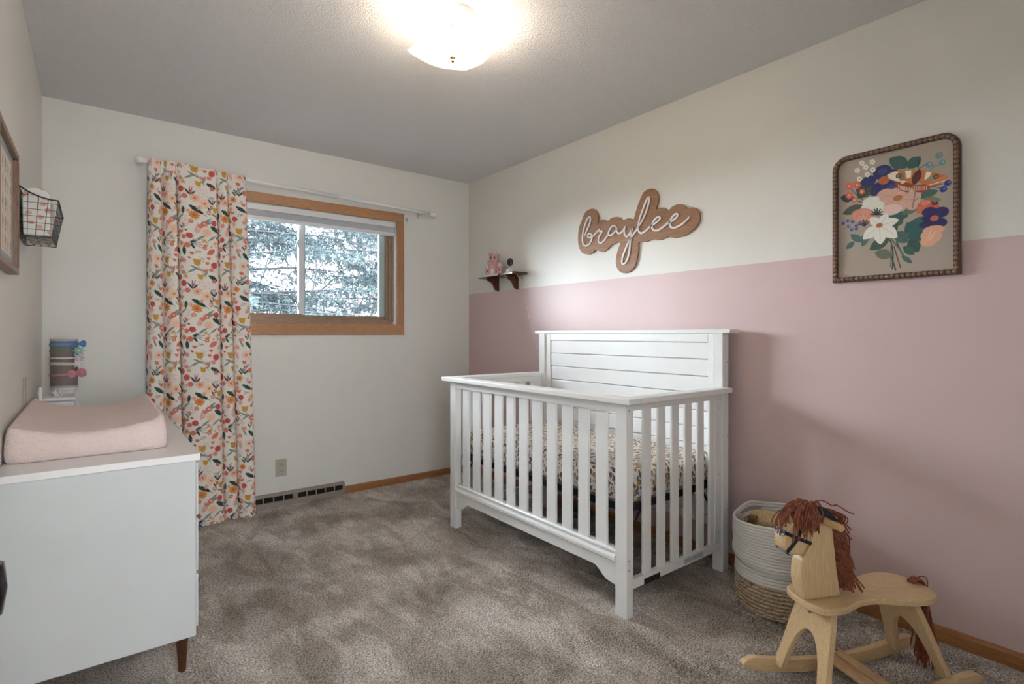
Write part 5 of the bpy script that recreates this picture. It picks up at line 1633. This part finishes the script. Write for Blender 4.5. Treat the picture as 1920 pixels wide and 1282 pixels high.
def slot(a, c0, hw):
    d = (a - c0 + PI) % (2 * PI) - PI
    return abs(d) < hw
HA = (math.radians(70), math.radians(250))
for kind in ('outer',):
    for i in range(ncoil):
        z = ZS + dzc * (i + 0.5)
        # handle openings: two coils are left out there, the top coils arch up over them
        runs = [[]]
        closed = True
        pts = []
        for k in range(NA + 1):
            a = 2 * PI * k / NA
            up = 0.0
            for h in HA:
                d = (a - h + PI) % (2 * PI) - PI
                if i >= ncoil - 2 and abs(d) < 0.52:
                    up = 0.014 * (0.5 + 0.5 * math.cos(PI * d / 0.52))
            r = body_r(z, a)
            pts.append((BC[0] + r * math.cos(a), BC[1] + r * math.sin(a), z + rim_dz(z, a) + up, a))
        if i == ncoil - 3:
            cur = []
            runs = []
            for p in pts:
                if any(slot(p[3], h, 0.33) for h in HA):
                    if len(cur) > 1:
                        runs.append(cur)
                    cur = []
                else:
                    cur.append(p[:3])
            if len(cur) > 1:
                runs.append(cur)
            mb = MB()
            for r_ in runs:
                mb.tube(r_, 0.0068, 8)
            mb.build('rope_coil', M['rope'], bk, smooth=True)
        else:
            MB().tube([p[:3] for p in pts[:-1]], 0.0068, 8, closed=True).build('rope_coil', M['rope'], bk, smooth=True)
# straw base: rows of braid
t = NT('woven_straw')
t.set(Roughness=0.75)
n_ = t.noise(45, 3, 0.6, t.coord(scale=(1, 1, 3)))
t.base(t.ramp(n_, [(0.3, (0.36, 0.24, 0.14)), (0.5, (0.60, 0.45, 0.29)), (0.7, (0.74, 0.60, 0.43))]))
t.bump(t.noise(300, 3), 0.4, 0.001)
M['straw'] = t.m
rows_ = 9
for i in range(rows_):
    z = 0.0085 + (ZS - 0.012) * i / (rows_ - 1)
    if z > ZS - 0.004:
        z = ZS - 0.004
    for ph in (0, PI):
        pts = []
        nn = 150
        for k in range(nn):
            a = 2 * PI * k / nn
            q_ = 46 * a + ph + i * 1.1
            r = body_r(z, a) - 0.0015 + 0.0030 * math.cos(q_)
            if i == 0:
                r -= 0.006
            pts.append((BC[0] + r * math.cos(a), BC[1] + r * math.sin(a), z + 0.0035 * math.sin(q_)))
        MB().tube(pts, 0.0046, 6, closed=True).build('straw_braid', M['straw'], bk, smooth=True)
MB().lathe([(0.0, 0.004), (0.160, 0.004), (0.160, 0.008), (0.0, 0.008)], (*BC, 0), 40).build('basket_floor', M['straw'], bk)
# lining wall behind the coils, closing the gaps
pr_ = []
for k in range(40):
    z = 0.006 + (0.350 - 0.006) * k / 39
    pr_.append(z)
mb = MB()
V, F = [], []
for z in pr_:
    for k in range(NA):
        a = 2 * PI * k / NA
        r = body_r(z, a) - 0.0060 - (0.003 if z < ZS else 0)
        V.append((BC[0] + r * math.cos(a), BC[1] + r * math.sin(a), z + rim_dz(z, a)))
for j in range(39):
    for k in range(NA):
        F.append((j * NA + k, j * NA + (k + 1) % NA, (j + 1) * NA + (k + 1) % NA, (j + 1) * NA + k))
mb.add(V, F).build('inner_wall', M['rope'], bk, smooth=True)

# toys in the basket
def blob(name, c, r, mat, parent, rot=None, amp=0.06, seed=1, nu=32, nv=22):
    mb = MB().ell((0, 0, 0), (1, 1, 1), nu, nv)
    out = []
    for p in mb.v:
        v = Vector(p)
        n = 1 + amp * math.sin(v.x * 5 + seed) * math.sin(v.y * 6 + seed * 2) + amp * 0.5 * math.sin(v.z * 11 + seed * 3 + v.x * 7)
        w = Vector((v.x * r[0] * n, v.y * r[1] * n, v.z * r[2] * n))
        if rot:
            w = rot @ w
        out.append(tuple(w + Vector(c)))
    mb.v = out
    return mb.build(name, mat, parent, smooth=True)
pl_ = thing('plush_toy', (BC[0] - 0.01, BC[1] + 0.02, 0.30), 'tan quilted plush toy with brown yarn lying in the top of the rope basket', 'toy')
t = NT('tan_plush_cloth')
t.set(Roughness=0.95)
vv = t.new('TexVoronoi', feature='DISTANCE_TO_EDGE')
vv.inputs['Scale'].default_value = 70
t.l.new(t.coord(), vv.inputs['Vector'])
t.base(t.ramp(vv.outputs['Distance'], [(0.0, (0.46, 0.32, 0.14)), (0.12, (0.62, 0.46, 0.26))]))
t.bump(vv.outputs['Distance'], 0.6, 0.006)
M['tan'] = t.m
rt = Matrix.Rotation(math.radians(-38), 3, 'Z') @ Matrix.Rotation(math.radians(12), 3, 'Y')
blob('toy_body', (BC[0] + 0.010, BC[1] + 0.035, 0.338), (0.100, 0.056, 0.048), M['tan'], pl_, rt, 0.05, 2)
blob('toy_head', (BC[0] - 0.055, BC[1] + 0.070, 0.368), (0.030, 0.026, 0.028), M['tan'], pl_, rt, 0.05, 5)
M['yarn'] = simple('rust_brown_yarn', (0.27, 0.085, 0.045), 0.95, 0.5, 70, 0.5, 900)
M['yarn2'] = simple('brown_toy_yarn', (0.26, 0.13, 0.06), 0.95, 0.3, 90, 0.5, 900)
q = random.Random(21)
mb = MB()
for k in range(46):
    a, b = q.uniform(-1, 1), q.uniform(-1, 1)
    p0 = Vector((BC[0] - 0.072 + a * 0.014, BC[1] + 0.070 + b * 0.016, 0.370 + q.uniform(-0.01, 0.01)))
    p2 = p0 + Vector((q.uniform(-0.045, -0.01), q.uniform(-0.02, 0.03), q.uniform(-0.035, -0.008)))
    mb.tube([p0, p0.lerp(p2, 0.5) + Vector((-0.006, 0, 0.008)), p2], 0.0022, 5)
mb.build('yarn_hair', M['yarn2'], pl_, kind='stuff', fix=False)
bl_ = blob('folded_blanket', (BC[0] + 0.015, BC[1] - 0.045, 0.275), (0.118, 0.088, 0.075), M['pink_cloth'], None, None, 0.05, 4, 40, 26)
tag(bl_, 'dusty pink blanket bunched up in the rope basket under the plush toy', 'blanket')

# ================================================================ rocking horse (local frame: +x forward, +y towards the room)
HO = (1.986, 0.679, 0.0)
hz = thing('rocking_horse', HO, 'pale pine rocking horse with a rust-brown yarn mane in front of the basket', 'rocking horse', rz=math.radians(154.8))
def hb_(mb, name, mat, parent=hz, **k):
    return mb.build(name, mat, parent, world=False, **k)
# rockers
def rocker():
    bot, top = [], []
    for i in range(41):
        x = -0.345 + 0.715 * i / 40
        zb_ = 0.0008 + 0.35 * (x ** 2) * (1 if abs(x) < 0.3 else 1 + (abs(x) - 0.3) * 1.2)
        th = 0.043
        if i < 3 or i > 37:
            e = (i if i < 3 else 40 - i)
            th = (0.014, 0.030, 0.039)[e]
        bot.append((x, zb_ + (0.006 if i in (0, 40) else 0)))
        top.append((x, zb_ + th))
    return bot + top[::-1]
for y0 in (-0.122, 0.098):
    hb_(MB().prism(rocker(), 1, y0, y0 + 0.024), 'rocker', M['pine_x'], bevel=0.002)
# cross slats joining the rockers
for x0 in (0.018, -0.026):
    s_ = hb_(MB().box(x0, x0 + 0.038, -0.126, 0.126, 0.0442, 0.0582), 'foot_slat', M['pine_y'], bevel=0.002)
    for y in (-0.110, 0.110):
        hb_(MB().lathe([(0.0, 0.0586), (0.004, 0.0586), (0.004, 0.0575)], (x0 + 0.019, y, 0), 12), 'screw', M['slot'], s_)
# leg boards: inverted U
def legboard(xt, xb):
    zt_, n = 0.298, 16
    P = [(-0.070, zt_), (-0.084, 0.215), (-0.097, 0.12), (-0.112, 0.047)]
    inner = [(-0.074, 0.047), (-0.068, 0.085), (-0.057, 0.135), (-0.044, 0.172), (-0.028, 0.198), (-0.012, 0.210), (0.0, 0.213)]
    full = P + inner + [(-y, z) for y, z in inner[::-1][1:]] + [(-y, z) for y, z in P[::-1]]
    mb = MB()
    V, F = [], []
    th = 0.022
    for s_ in (0, 1):
        for y, z in full:
            k = (zt_ - z) / (zt_ - 0.047)
            V.append((xt + (xb - xt) * k - th / 2 + th * s_, y, z))
    n = len(full)
    F = [tuple(range(n)), tuple(range(2 * n - 1, n - 1, -1))] + [(i, n + i, n + (i + 1) % n, (i + 1) % n) for i in range(n)]
    return mb.add(V, F)
hb_(legboard(0.172, 0.238), 'leg_board', M['pine'], bevel=0.002)
hb_(legboard(-0.135, -0.232), 'leg_board', M['pine'], bevel=0.002)
for y in (-0.010,):
    hb_(MB().lathe([(0.0, 0.199), (0.0045, 0.198), (0.006, 0.195), (0.006, 0.185)], (0, y, 0.266), 12, 'x'), 'bolt', M['steel'])
# seat
so = [(0.243, 0.0), (0.240, 0.045), (0.222, 0.078), (0.190, 0.090), (0.150, 0.089), (0.110, 0.078), (0.070, 0.062), (0.030, 0.058), (-0.010, 0.064), (-0.055, 0.082), (-0.110, 0.098), (-0.165, 0.100), (-0.205, 0.082), (-0.226, 0.045), (-0.232, 0.0)]
so = so + [(x, -y) for x, y in so[::-1][1:-1]]
so_ = [(p.x, p.y) for p in catmull([(x, y, 0) for x, y in so], 4, True)]
hb_(MB().prism(so_, 2, 0.298, 0.320), 'seat', M['pine_x'], bevel=0.006, seg=3)
# neck and head: one sawn board, chamfered front
head = [(0.104, 0.3195), (0.236, 0.3195), (0.246, 0.340), (0.256, 0.385), (0.254, 0.425), (0.244, 0.455), (0.236, 0.470), (0.224, 0.478), (0.214, 0.500), (0.209, 0.516), (0.213, 0.500), (0.222, 0.478), (0.234, 0.4655), (0.252, 0.4625), (0.272, 0.465), (0.292, 0.471), (0.307, 0.480), (0.316, 0.492), (0.3185, 0.505), (0.316, 0.524), (0.308, 0.541), (0.297, 0.553), (0.286, 0.560), (0.262, 0.582), (0.240, 0.600), (0.222, 0.608), (0.200, 0.610), (0.176, 0.604), (0.155, 0.589), (0.142, 0.566), (0.134, 0.532), (0.128, 0.485), (0.119, 0.410), (0.108, 0.345)]
neck = [(0.104, 0.3195), (0.236, 0.3195), (0.246, 0.340), (0.256, 0.385), (0.254, 0.425), (0.2485, 0.444), (0.236, 0.463), (0.2200, 0.486), (0.2085, 0.516), (0.190, 0.560), (0.150, 0.560), (0.142, 0.566), (0.134, 0.532), (0.128, 0.485), (0.119, 0.410), (0.108, 0.345)]
headp = [(0.2100, 0.518), (0.2300, 0.480), (0.2420, 0.4660), (0.256, 0.4625), (0.274, 0.465), (0.292, 0.471), (0.307, 0.480), (0.316, 0.492), (0.3185, 0.505), (0.316, 0.524), (0.308, 0.541), (0.297, 0.553), (0.286, 0.560), (0.262, 0.582), (0.240, 0.600), (0.222, 0.608), (0.200, 0.610), (0.176, 0.604), (0.155, 0.589), (0.1425, 0.566), (0.145, 0.548), (0.190, 0.540)]
NY = 0.0225
nk = hb_(MB().prism(neck, 1, -NY, NY), 'neck', M['pine'], bevel=0.006, seg=3)
hd = hb_(MB().prism(headp, 1, -NY + 0.0004, NY - 0.0004), 'head', M['pine'], bevel=0.008, seg=3)
# handle bar through the head
hb_(MB().tube([(0.172, -0.095, 0.567), (0.172, 0.095, 0.567)], 0.0115, 20), 'handle_bar', M['pine_y'], smooth=False, bevel=0.0015)
# bridle
br_ = []
def strap(p, q_, w=0.0055, y=NY):
    (x0, z0), (x1, z1) = p, q_
    d = math.hypot(x1 - x0, z1 - z0)
    nx_, nz_ = -(z1 - z0) / d * w, (x1 - x0) / d * w
    return MB().prism([(x0 + nx_, z0 + nz_), (x1 + nx_, z1 + nz_), (x1 - nx_, z1 - nz_), (x0 - nx_, z0 - nz_)], 1, *(sorted((y, y + 0.0022 * (1 if y > 0 else -1)))))
for y in (NY, -NY):
    for a, b in (((0.312, 0.539), (0.216, 0.497)), ((0.305, 0.478), (0.262, 0.520)), ((0.262, 0.520), (0.247, 0.575))):
        hb_(strap(a, b, 0.0055, y - (0.0003 if y > 0 else -0.0003)), 'strap', M['leather'])
    hb_(MB().lathe([(0.0, (y + 0.0042 * (1 if y > 0 else -1))), (0.004, (y + 0.0036 * (1 if y > 0 else -1))), (0.005, y)], (0.262, 0, 0.520), 14, 'y'), 'rivet', M['steel'], smooth=True)
hb_(MB().prism([(0.3065, 0.5445), (0.3165, 0.5285), (0.3195, 0.530), (0.3095, 0.5465)], 1, -NY - 0.0015, NY + 0.0015), 'strap', M['leather'])
hb_(MB().prism([(0.295, 0.4715), (0.309, 0.479), (0.3105, 0.4755), (0.2965, 0.4685)], 1, -NY - 0.0015, NY + 0.0015), 'strap', M['leather'])
# leather ears
for sg in (1, -1):
    P = []
    for j in range(7):
        s_ = j / 6
        for i in range(5):
            w = (i / 4 - 0.5)
            wd = 0.034 * math.sin(PI * min(0.25 + 0.75 * s_, 1.0)) ** 0.8 + 0.001
            P.append((0.204 - 0.058 * s_ + 0.2 * w * wd, sg * (NY + 0.002 + 0.030 * s_ + 0.012 * abs(w) * 2 * (1 - s_)), 0.606 - 0.026 * s_ * s_ - 0.008 * s_ + w * wd * 0.9))
    mb = MB().add(P, [(j * 5 + i, j * 5 + i + 1, (j + 1) * 5 + i + 1, (j + 1) * 5 + i) for j in range(6) for i in range(4)])
    e_ = hb_(mb, 'ear', M['leather'], smooth=True)
    s2 = e_.modifiers.new('t', 'SOLIDIFY')
    s2.thickness = 0.002
# yarn: forelock, mane, tail
q = random.Random(11)
def strand(mb, pts, r=0.0021):
    pts = catmull(pts, 3)
    mb.tube(pts, r, 5)
mb = MB()
for k in range(115):
    side = q.choice((1, 1, 1, -1))
    x0 = q.uniform(0.195, 0.262)
    z0 = 0.612 - max(0, (x0 - 0.215)) * 0.65 + q.uniform(0, 0.008)
    fwd = q.uniform(-0.03, 0.058)
    drop = q.uniform(0.035, 0.075) * (0.85 if fwd > 0.04 else 1)
    y1 = side * q.uniform(0.026, 0.044)
    if q.random() < 0.25:
        y1 = q.uniform(-0.02, 0.02)
        fwd = q.uniform(0.045, 0.07)
    x1 = x0 + fwd
    xm = x0 + fwd * 0.5
    p = [(x0, 0.0 + side * 0.004, z0), (xm, y1 * 0.75, z0 + q.uniform(0.004, 0.014)), (x1, y1 + q.uniform(-.004, .004), z0 - drop * 0.45), (x1 + q.uniform(-0.008, 0.014), y1 + q.uniform(-0.004, 0.008), z0 - drop)]
    strand(mb, p)
hb_(mb, 'forelock', M['yarn'], kind='stuff', fix=False)
mb = MB()
def back_x(z):
    zs_ = [0.3195, 0.345, 0.410, 0.485, 0.532, 0.566, 0.589, 0.604, 0.612]
    xs_ = [0.104, 0.108, 0.119, 0.128, 0.134, 0.142, 0.155, 0.176, 0.200]
    return float(np.interp(z, zs_, xs_))
for k in range(230):
    z0 = q.uniform(0.40, 0.606)
    side = q.choice((1, -1, 1))
    x0 = back_x(z0)
    l = q.uniform(0.07, 0.12)
    z1 = max(z0 - l, 0.330 + q.uniform(0, 0.008))
    out = q.uniform(0.008, 0.060)
    y1 = side * q.uniform(0.004, 0.027)
    xe = back_x(max(z1, 0.33)) - out - (0.010 if z1 < 0.35 else 0)
    p = [(x0 + 0.004, y1 * 0.3, z0), (x0 - out * 0.8, y1 * 0.8, z0 - 0.010), (0.5 * (x0 + xe) - out * 0.45, y1 + q.uniform(-.004, .004), z0 - (z0 - z1) * 0.55), (xe + q.uniform(-0.010, 0.008), y1 + q.uniform(-0.016, 0.016), z1)]
    strand(mb, p, 0.0024)
for k in range(5):
    a = q.uniform(-0.01, 0.03)
    strand(mb, [(0.150, a, 0.588), (0.125, a + 0.01, 0.592), (0.100, a + 0.02, 0.574), (0.108, a + 0.018, 0.556), (0.125, a + 0.01, 0.562)])
strand(mb, [(0.215, 0.0, 0.612), (0.170, 0.012, 0.628), (0.135, 0.018, 0.610), (0.120, 0.022, 0.612), (0.085, 0.030, 0.590), (0.066, 0.034, 0.584)], 0.002)
hb_(mb, 'mane', M['yarn'], kind='stuff', fix=False)
mb = MB()
for k in range(70):
    y = q.uniform(-0.014, 0.014)
    z1 = q.uniform(0.035, 0.110)
    dx = q.uniform(-0.028, 0.022)
    dy = q.uniform(-0.030, 0.030)
    p = [(-0.190 - q.uniform(0, 0.01), y * 0.6, 0.327), (-0.222, y, 0.332 + q.uniform(0, 0.005)), (-0.246, y, 0.300), (-0.248 + dx * 0.4, y + dy * 0.4, 0.20), (-0.250 + dx, y + dy, z1)]
    strand(mb, p, 0.0022)
strand(mb, [(-0.200, 0.0, 0.328), (-0.215, 0.018, 0.350), (-0.240, 0.020, 0.340), (-0.246, 0.018, 0.30)], 0.0018)
hb_(mb, 'tail', M['yarn'], kind='stuff', fix=False)
mb = MB()
for k in range(5):
    mb.tube([(-0.196 - 0.003 * k, -0.010 - 0.0, 0.322), (-0.196 - 0.003 * k, -0.008, 0.332), (-0.196 - 0.003 * k, 0.008, 0.332), (-0.196 - 0.003 * k, 0.010, 0.322)], 0.002, 5)
hb_(mb, 'tail_knot', M['yarn'])

# ================================================================ outdoors
gr = MB()
N_ = 24
V, F = [], []
for j in range(N_):
    for i in range(N_):
        x, y = -25 + 60 * i / (N_ - 1), YB + WY + 0.02 + 60 * j / (N_ - 1)
        V.append((x, y, -0.55 + 0.15 * math.sin(x * 0.2) * math.sin(y * 0.15)))
F = [(j * N_ + i, j * N_ + i + 1, (j + 1) * N_ + i + 1, (j + 1) * N_ + i) for j in range(N_ - 1) for i in range(N_ - 1)]
struct(gr.add(V, F), 'ground', simple('winter_lawn', (0.06, 0.065, 0.04), 1.0, 0.2, 3), smooth=True)
M['bark'] = simple('grey_bark', (0.14, 0.145, 0.155), 0.95, 0.25, 8, 0.5, 40, bdist=0.02)
M['needles'] = simple('grey_green_needles', (0.13, 0.175, 0.185), 0.9, 0.45, 1.5)
M['twig'] = simple('bare_winter_twigs', (0.15, 0.145, 0.15), 0.95, 0.2, 2)

def tri_tubes(segs):
    """segs: list of (p0, p1, r0, r1): three-sided tapered sticks as numpy arrays"""
    A = np.array([s[0] for s in segs])
    B = np.array([s[1] for s in segs])
    ra = np.array([s[2] for s in segs])[:, None]
    rb = np.array([s[3] for s in segs])[:, None]
    d = B - A
    d /= np.linalg.norm(d, axis=1, keepdims=True) + 1e-9
    up = np.where(np.abs(d[:, 2:3]) > 0.9, np.array([[1.0, 0, 0]]), np.array([[0, 0, 1.0]]))
    u = np.cross(d, up)
    u /= np.linalg.norm(u, axis=1, keepdims=True) + 1e-9
    w = np.cross(d, u)
    V = np.zeros((len(segs), 6, 3))
    for k in range(3):
        t_ = 2 * PI * k / 3
        o_ = u * math.cos(t_) + w * math.sin(t_)
        V[:, k] = A + o_ * ra
        V[:, 3 + k] = B + o_ * rb
    base = (np.arange(len(segs)) * 6)[:, None]
    F = np.concatenate([base + np.array([[0, 1, 4, 3]]), base + np.array([[1, 2, 5, 4]]), base + np.array([[2, 0, 3, 5]])], 0)
    return V.reshape(-1, 3), F

def spruce(name, label, bx, by, z0, height, n_limb, seed, zlo, zhi, reach, thin_for_light=0.0):
    rg = np.random.default_rng(seed)
    tr = thing(name, (bx, by, z0), label, 'tree', 'evergreens outside the window')
    wob = [(bx + 0.1 * math.sin(k * 0.7), by + 0.1 * math.cos(k), z0 + height * k / 12) for k in range(13)]
    MB().tube(wob, [0.24 * (1 - k / 13) + 0.02 for k in range(13)], 10).build('trunk', M['bark'], tr, smooth=True)
    segs, need = [], []
    for k in range(n_limb):
        z = rg.uniform(zlo, zhi)
        a = rg.uniform(0, 2 * PI)
        if math.cos(a) < -0.1 and rg.random() < thin_for_light:      # limbs thinned out on this side to let daylight into the room
            continue
        L = reach * rg.uniform(0.6, 1.0)
        p = np.array([bx, by, z])
        d = np.array([math.cos(a), math.sin(a), 0.10])
        st_ = 18
        r0 = 0.028
        for s in range(st_):
            d = d + np.array([rg.normal(0, 0.05), rg.normal(0, 0.05), rg.normal(-0.014, 0.03)])
            d /= np.linalg.norm(d)
            p2 = p + d * L / st_
            f = 1 - s / st_
            segs.append((p, p2, r0 * f + 0.003, r0 * (f - 1 / st_) + 0.003))
            if s > 1:
                for sg in (-1, 1):
                    if rg.random() < 0.85:
                        side = np.array([-d[1] * sg, d[0] * sg, 0])
                        t_d = side * 0.8 + d * 0.65 + np.array([0, 0, rg.normal(-0.28, 0.15)])
                        tl_ = L * 0.21 * (0.35 + 0.65 * f) * rg.uniform(0.5, 1.1)
                        tp = p2.copy()
                        ns = 6
                        for j in range(ns):
                            t_d = t_d / np.linalg.norm(t_d)
                            t_d = t_d + np.array([rg.normal(0, 0.12), rg.normal(0, 0.12), -0.08 + rg.normal(0, 0.05)])
                            tq = tp + t_d / np.linalg.norm(t_d) * tl_ / ns
                            segs.append((tp, tq, 0.005, 0.0035))
                            for m_ in range(4):
                                c_ = tp + (tq - tp) * rg.random()
                                nd = t_d * 0.45 + rg.normal(0, 0.55, 3)
                                nd /= np.linalg.norm(nd) + 1e-9
                                need.append((c_, c_ + nd * rg.uniform(0.04, 0.085)))
                            tp = tq
            p = p2
    V, F = tri_tubes(segs)
    raw_mesh('branches', V - np.array([bx, by, z0]), F, M['bark'], tr, kind='stuff')
    A = np.array([n[0] for n in need])
    B = np.array([n[1] for n in need])
    d = B - A
    s_ = np.cross(d, rg.normal(0, 1, A.shape))
    s_ /= np.linalg.norm(s_, axis=1, keepdims=True) + 1e-9
    V = np.stack([A, A + d * 0.5 + s_ * 0.014, B, A + d * 0.5 - s_ * 0.014], 1).reshape(-1, 3)
    raw_mesh('needles', V - np.array([bx, by, z0]), np.arange(len(A) * 4).reshape(-1, 4), M['needles'], tr, kind='stuff')
    return tr
spruce('spruce_tree', 'grey-green spruce tree with drooping boughs seen through the left pane', 0.95, 8.4, -0.5, 9.0, 125, 4, 1.1, 4.6, 3.3, 0.85)
spruce('spruce_tree', 'spruce tree whose boughs hang across the top of the right pane', 5.3, 8.2, -0.5, 9.5, 105, 12, 1.7, 5.0, 3.1)

def bare_tree(label, bx, by, h, seed, spread=0.5):
    rg = np.random.default_rng(seed)
    tr = thing('bare_tree', (bx, by, -0.5), label, 'tree', 'leafless trees outside the window')
    segs, small = [], []
    def grow(p, d, L, r, lvl):
        n = 4
        for k in range(n):
            d = d + rg.normal(0, 0.10, 3)
            d[2] += 0.03
            d /= np.linalg.norm(d)
            q_ = p + d * L / n
            (segs if lvl < 2 else small).append((p, q_, max(0.008, r * (1 - 0.18 * k / n)), max(0.008, r * (1 - 0.18 * (k + 1) / n))))
            p = q_
            if lvl < 5 and (k > 0 or lvl > 0):
                c_ = 1 if lvl < 4 else 2
                for _ in range(c_):
                    if rg.random() < (0.92 if lvl < 4 else 0.6):
                        s_ = rg.normal(0, 1, 3)
                        s_ -= d * s_.dot(d)
                        s_ /= np.linalg.norm(s_)
                        nd = d * 0.75 + s_ * spread * rg.uniform(0.7, 1.3)
                        grow(p, nd / np.linalg.norm(nd), L * rg.uniform(0.5, 0.68), r * 0.55, lvl + 1)
    grow(np.array([0.0, 0, 0]), np.array([0, 0, 1.0]), h * 0.55, 0.075, 0)
    V, F = tri_tubes(segs)
    raw_mesh('trunk', V, F, M['bark'], tr)
    if small:
        V, F = tri_tubes(small)
        raw_mesh('twigs', V, F, M['twig'], tr, kind='stuff')
where = ['first from the left', 'second from the left', 'third from the left', 'fourth from the left', 'fifth from the left', 'sixth from the left', 'seventh from the left', 'rightmost']
spots = ((2.2, 15.0, 5.6), (3.6, 20.5, 6.6), (4.3, 15.5, 5.2), (5.9, 21.0, 6.4), (6.3, 15.2, 4.8), (8.3, 20.6, 6.0), (8.4, 15.4, 4.6), (10.6, 17.6, 5.2))
for i, (bx, by, h) in enumerate(spots):
    bare_tree('bare grey tree far behind the spruces, ' + where[i] + ' of eight', bx, by, h, 30 + i)
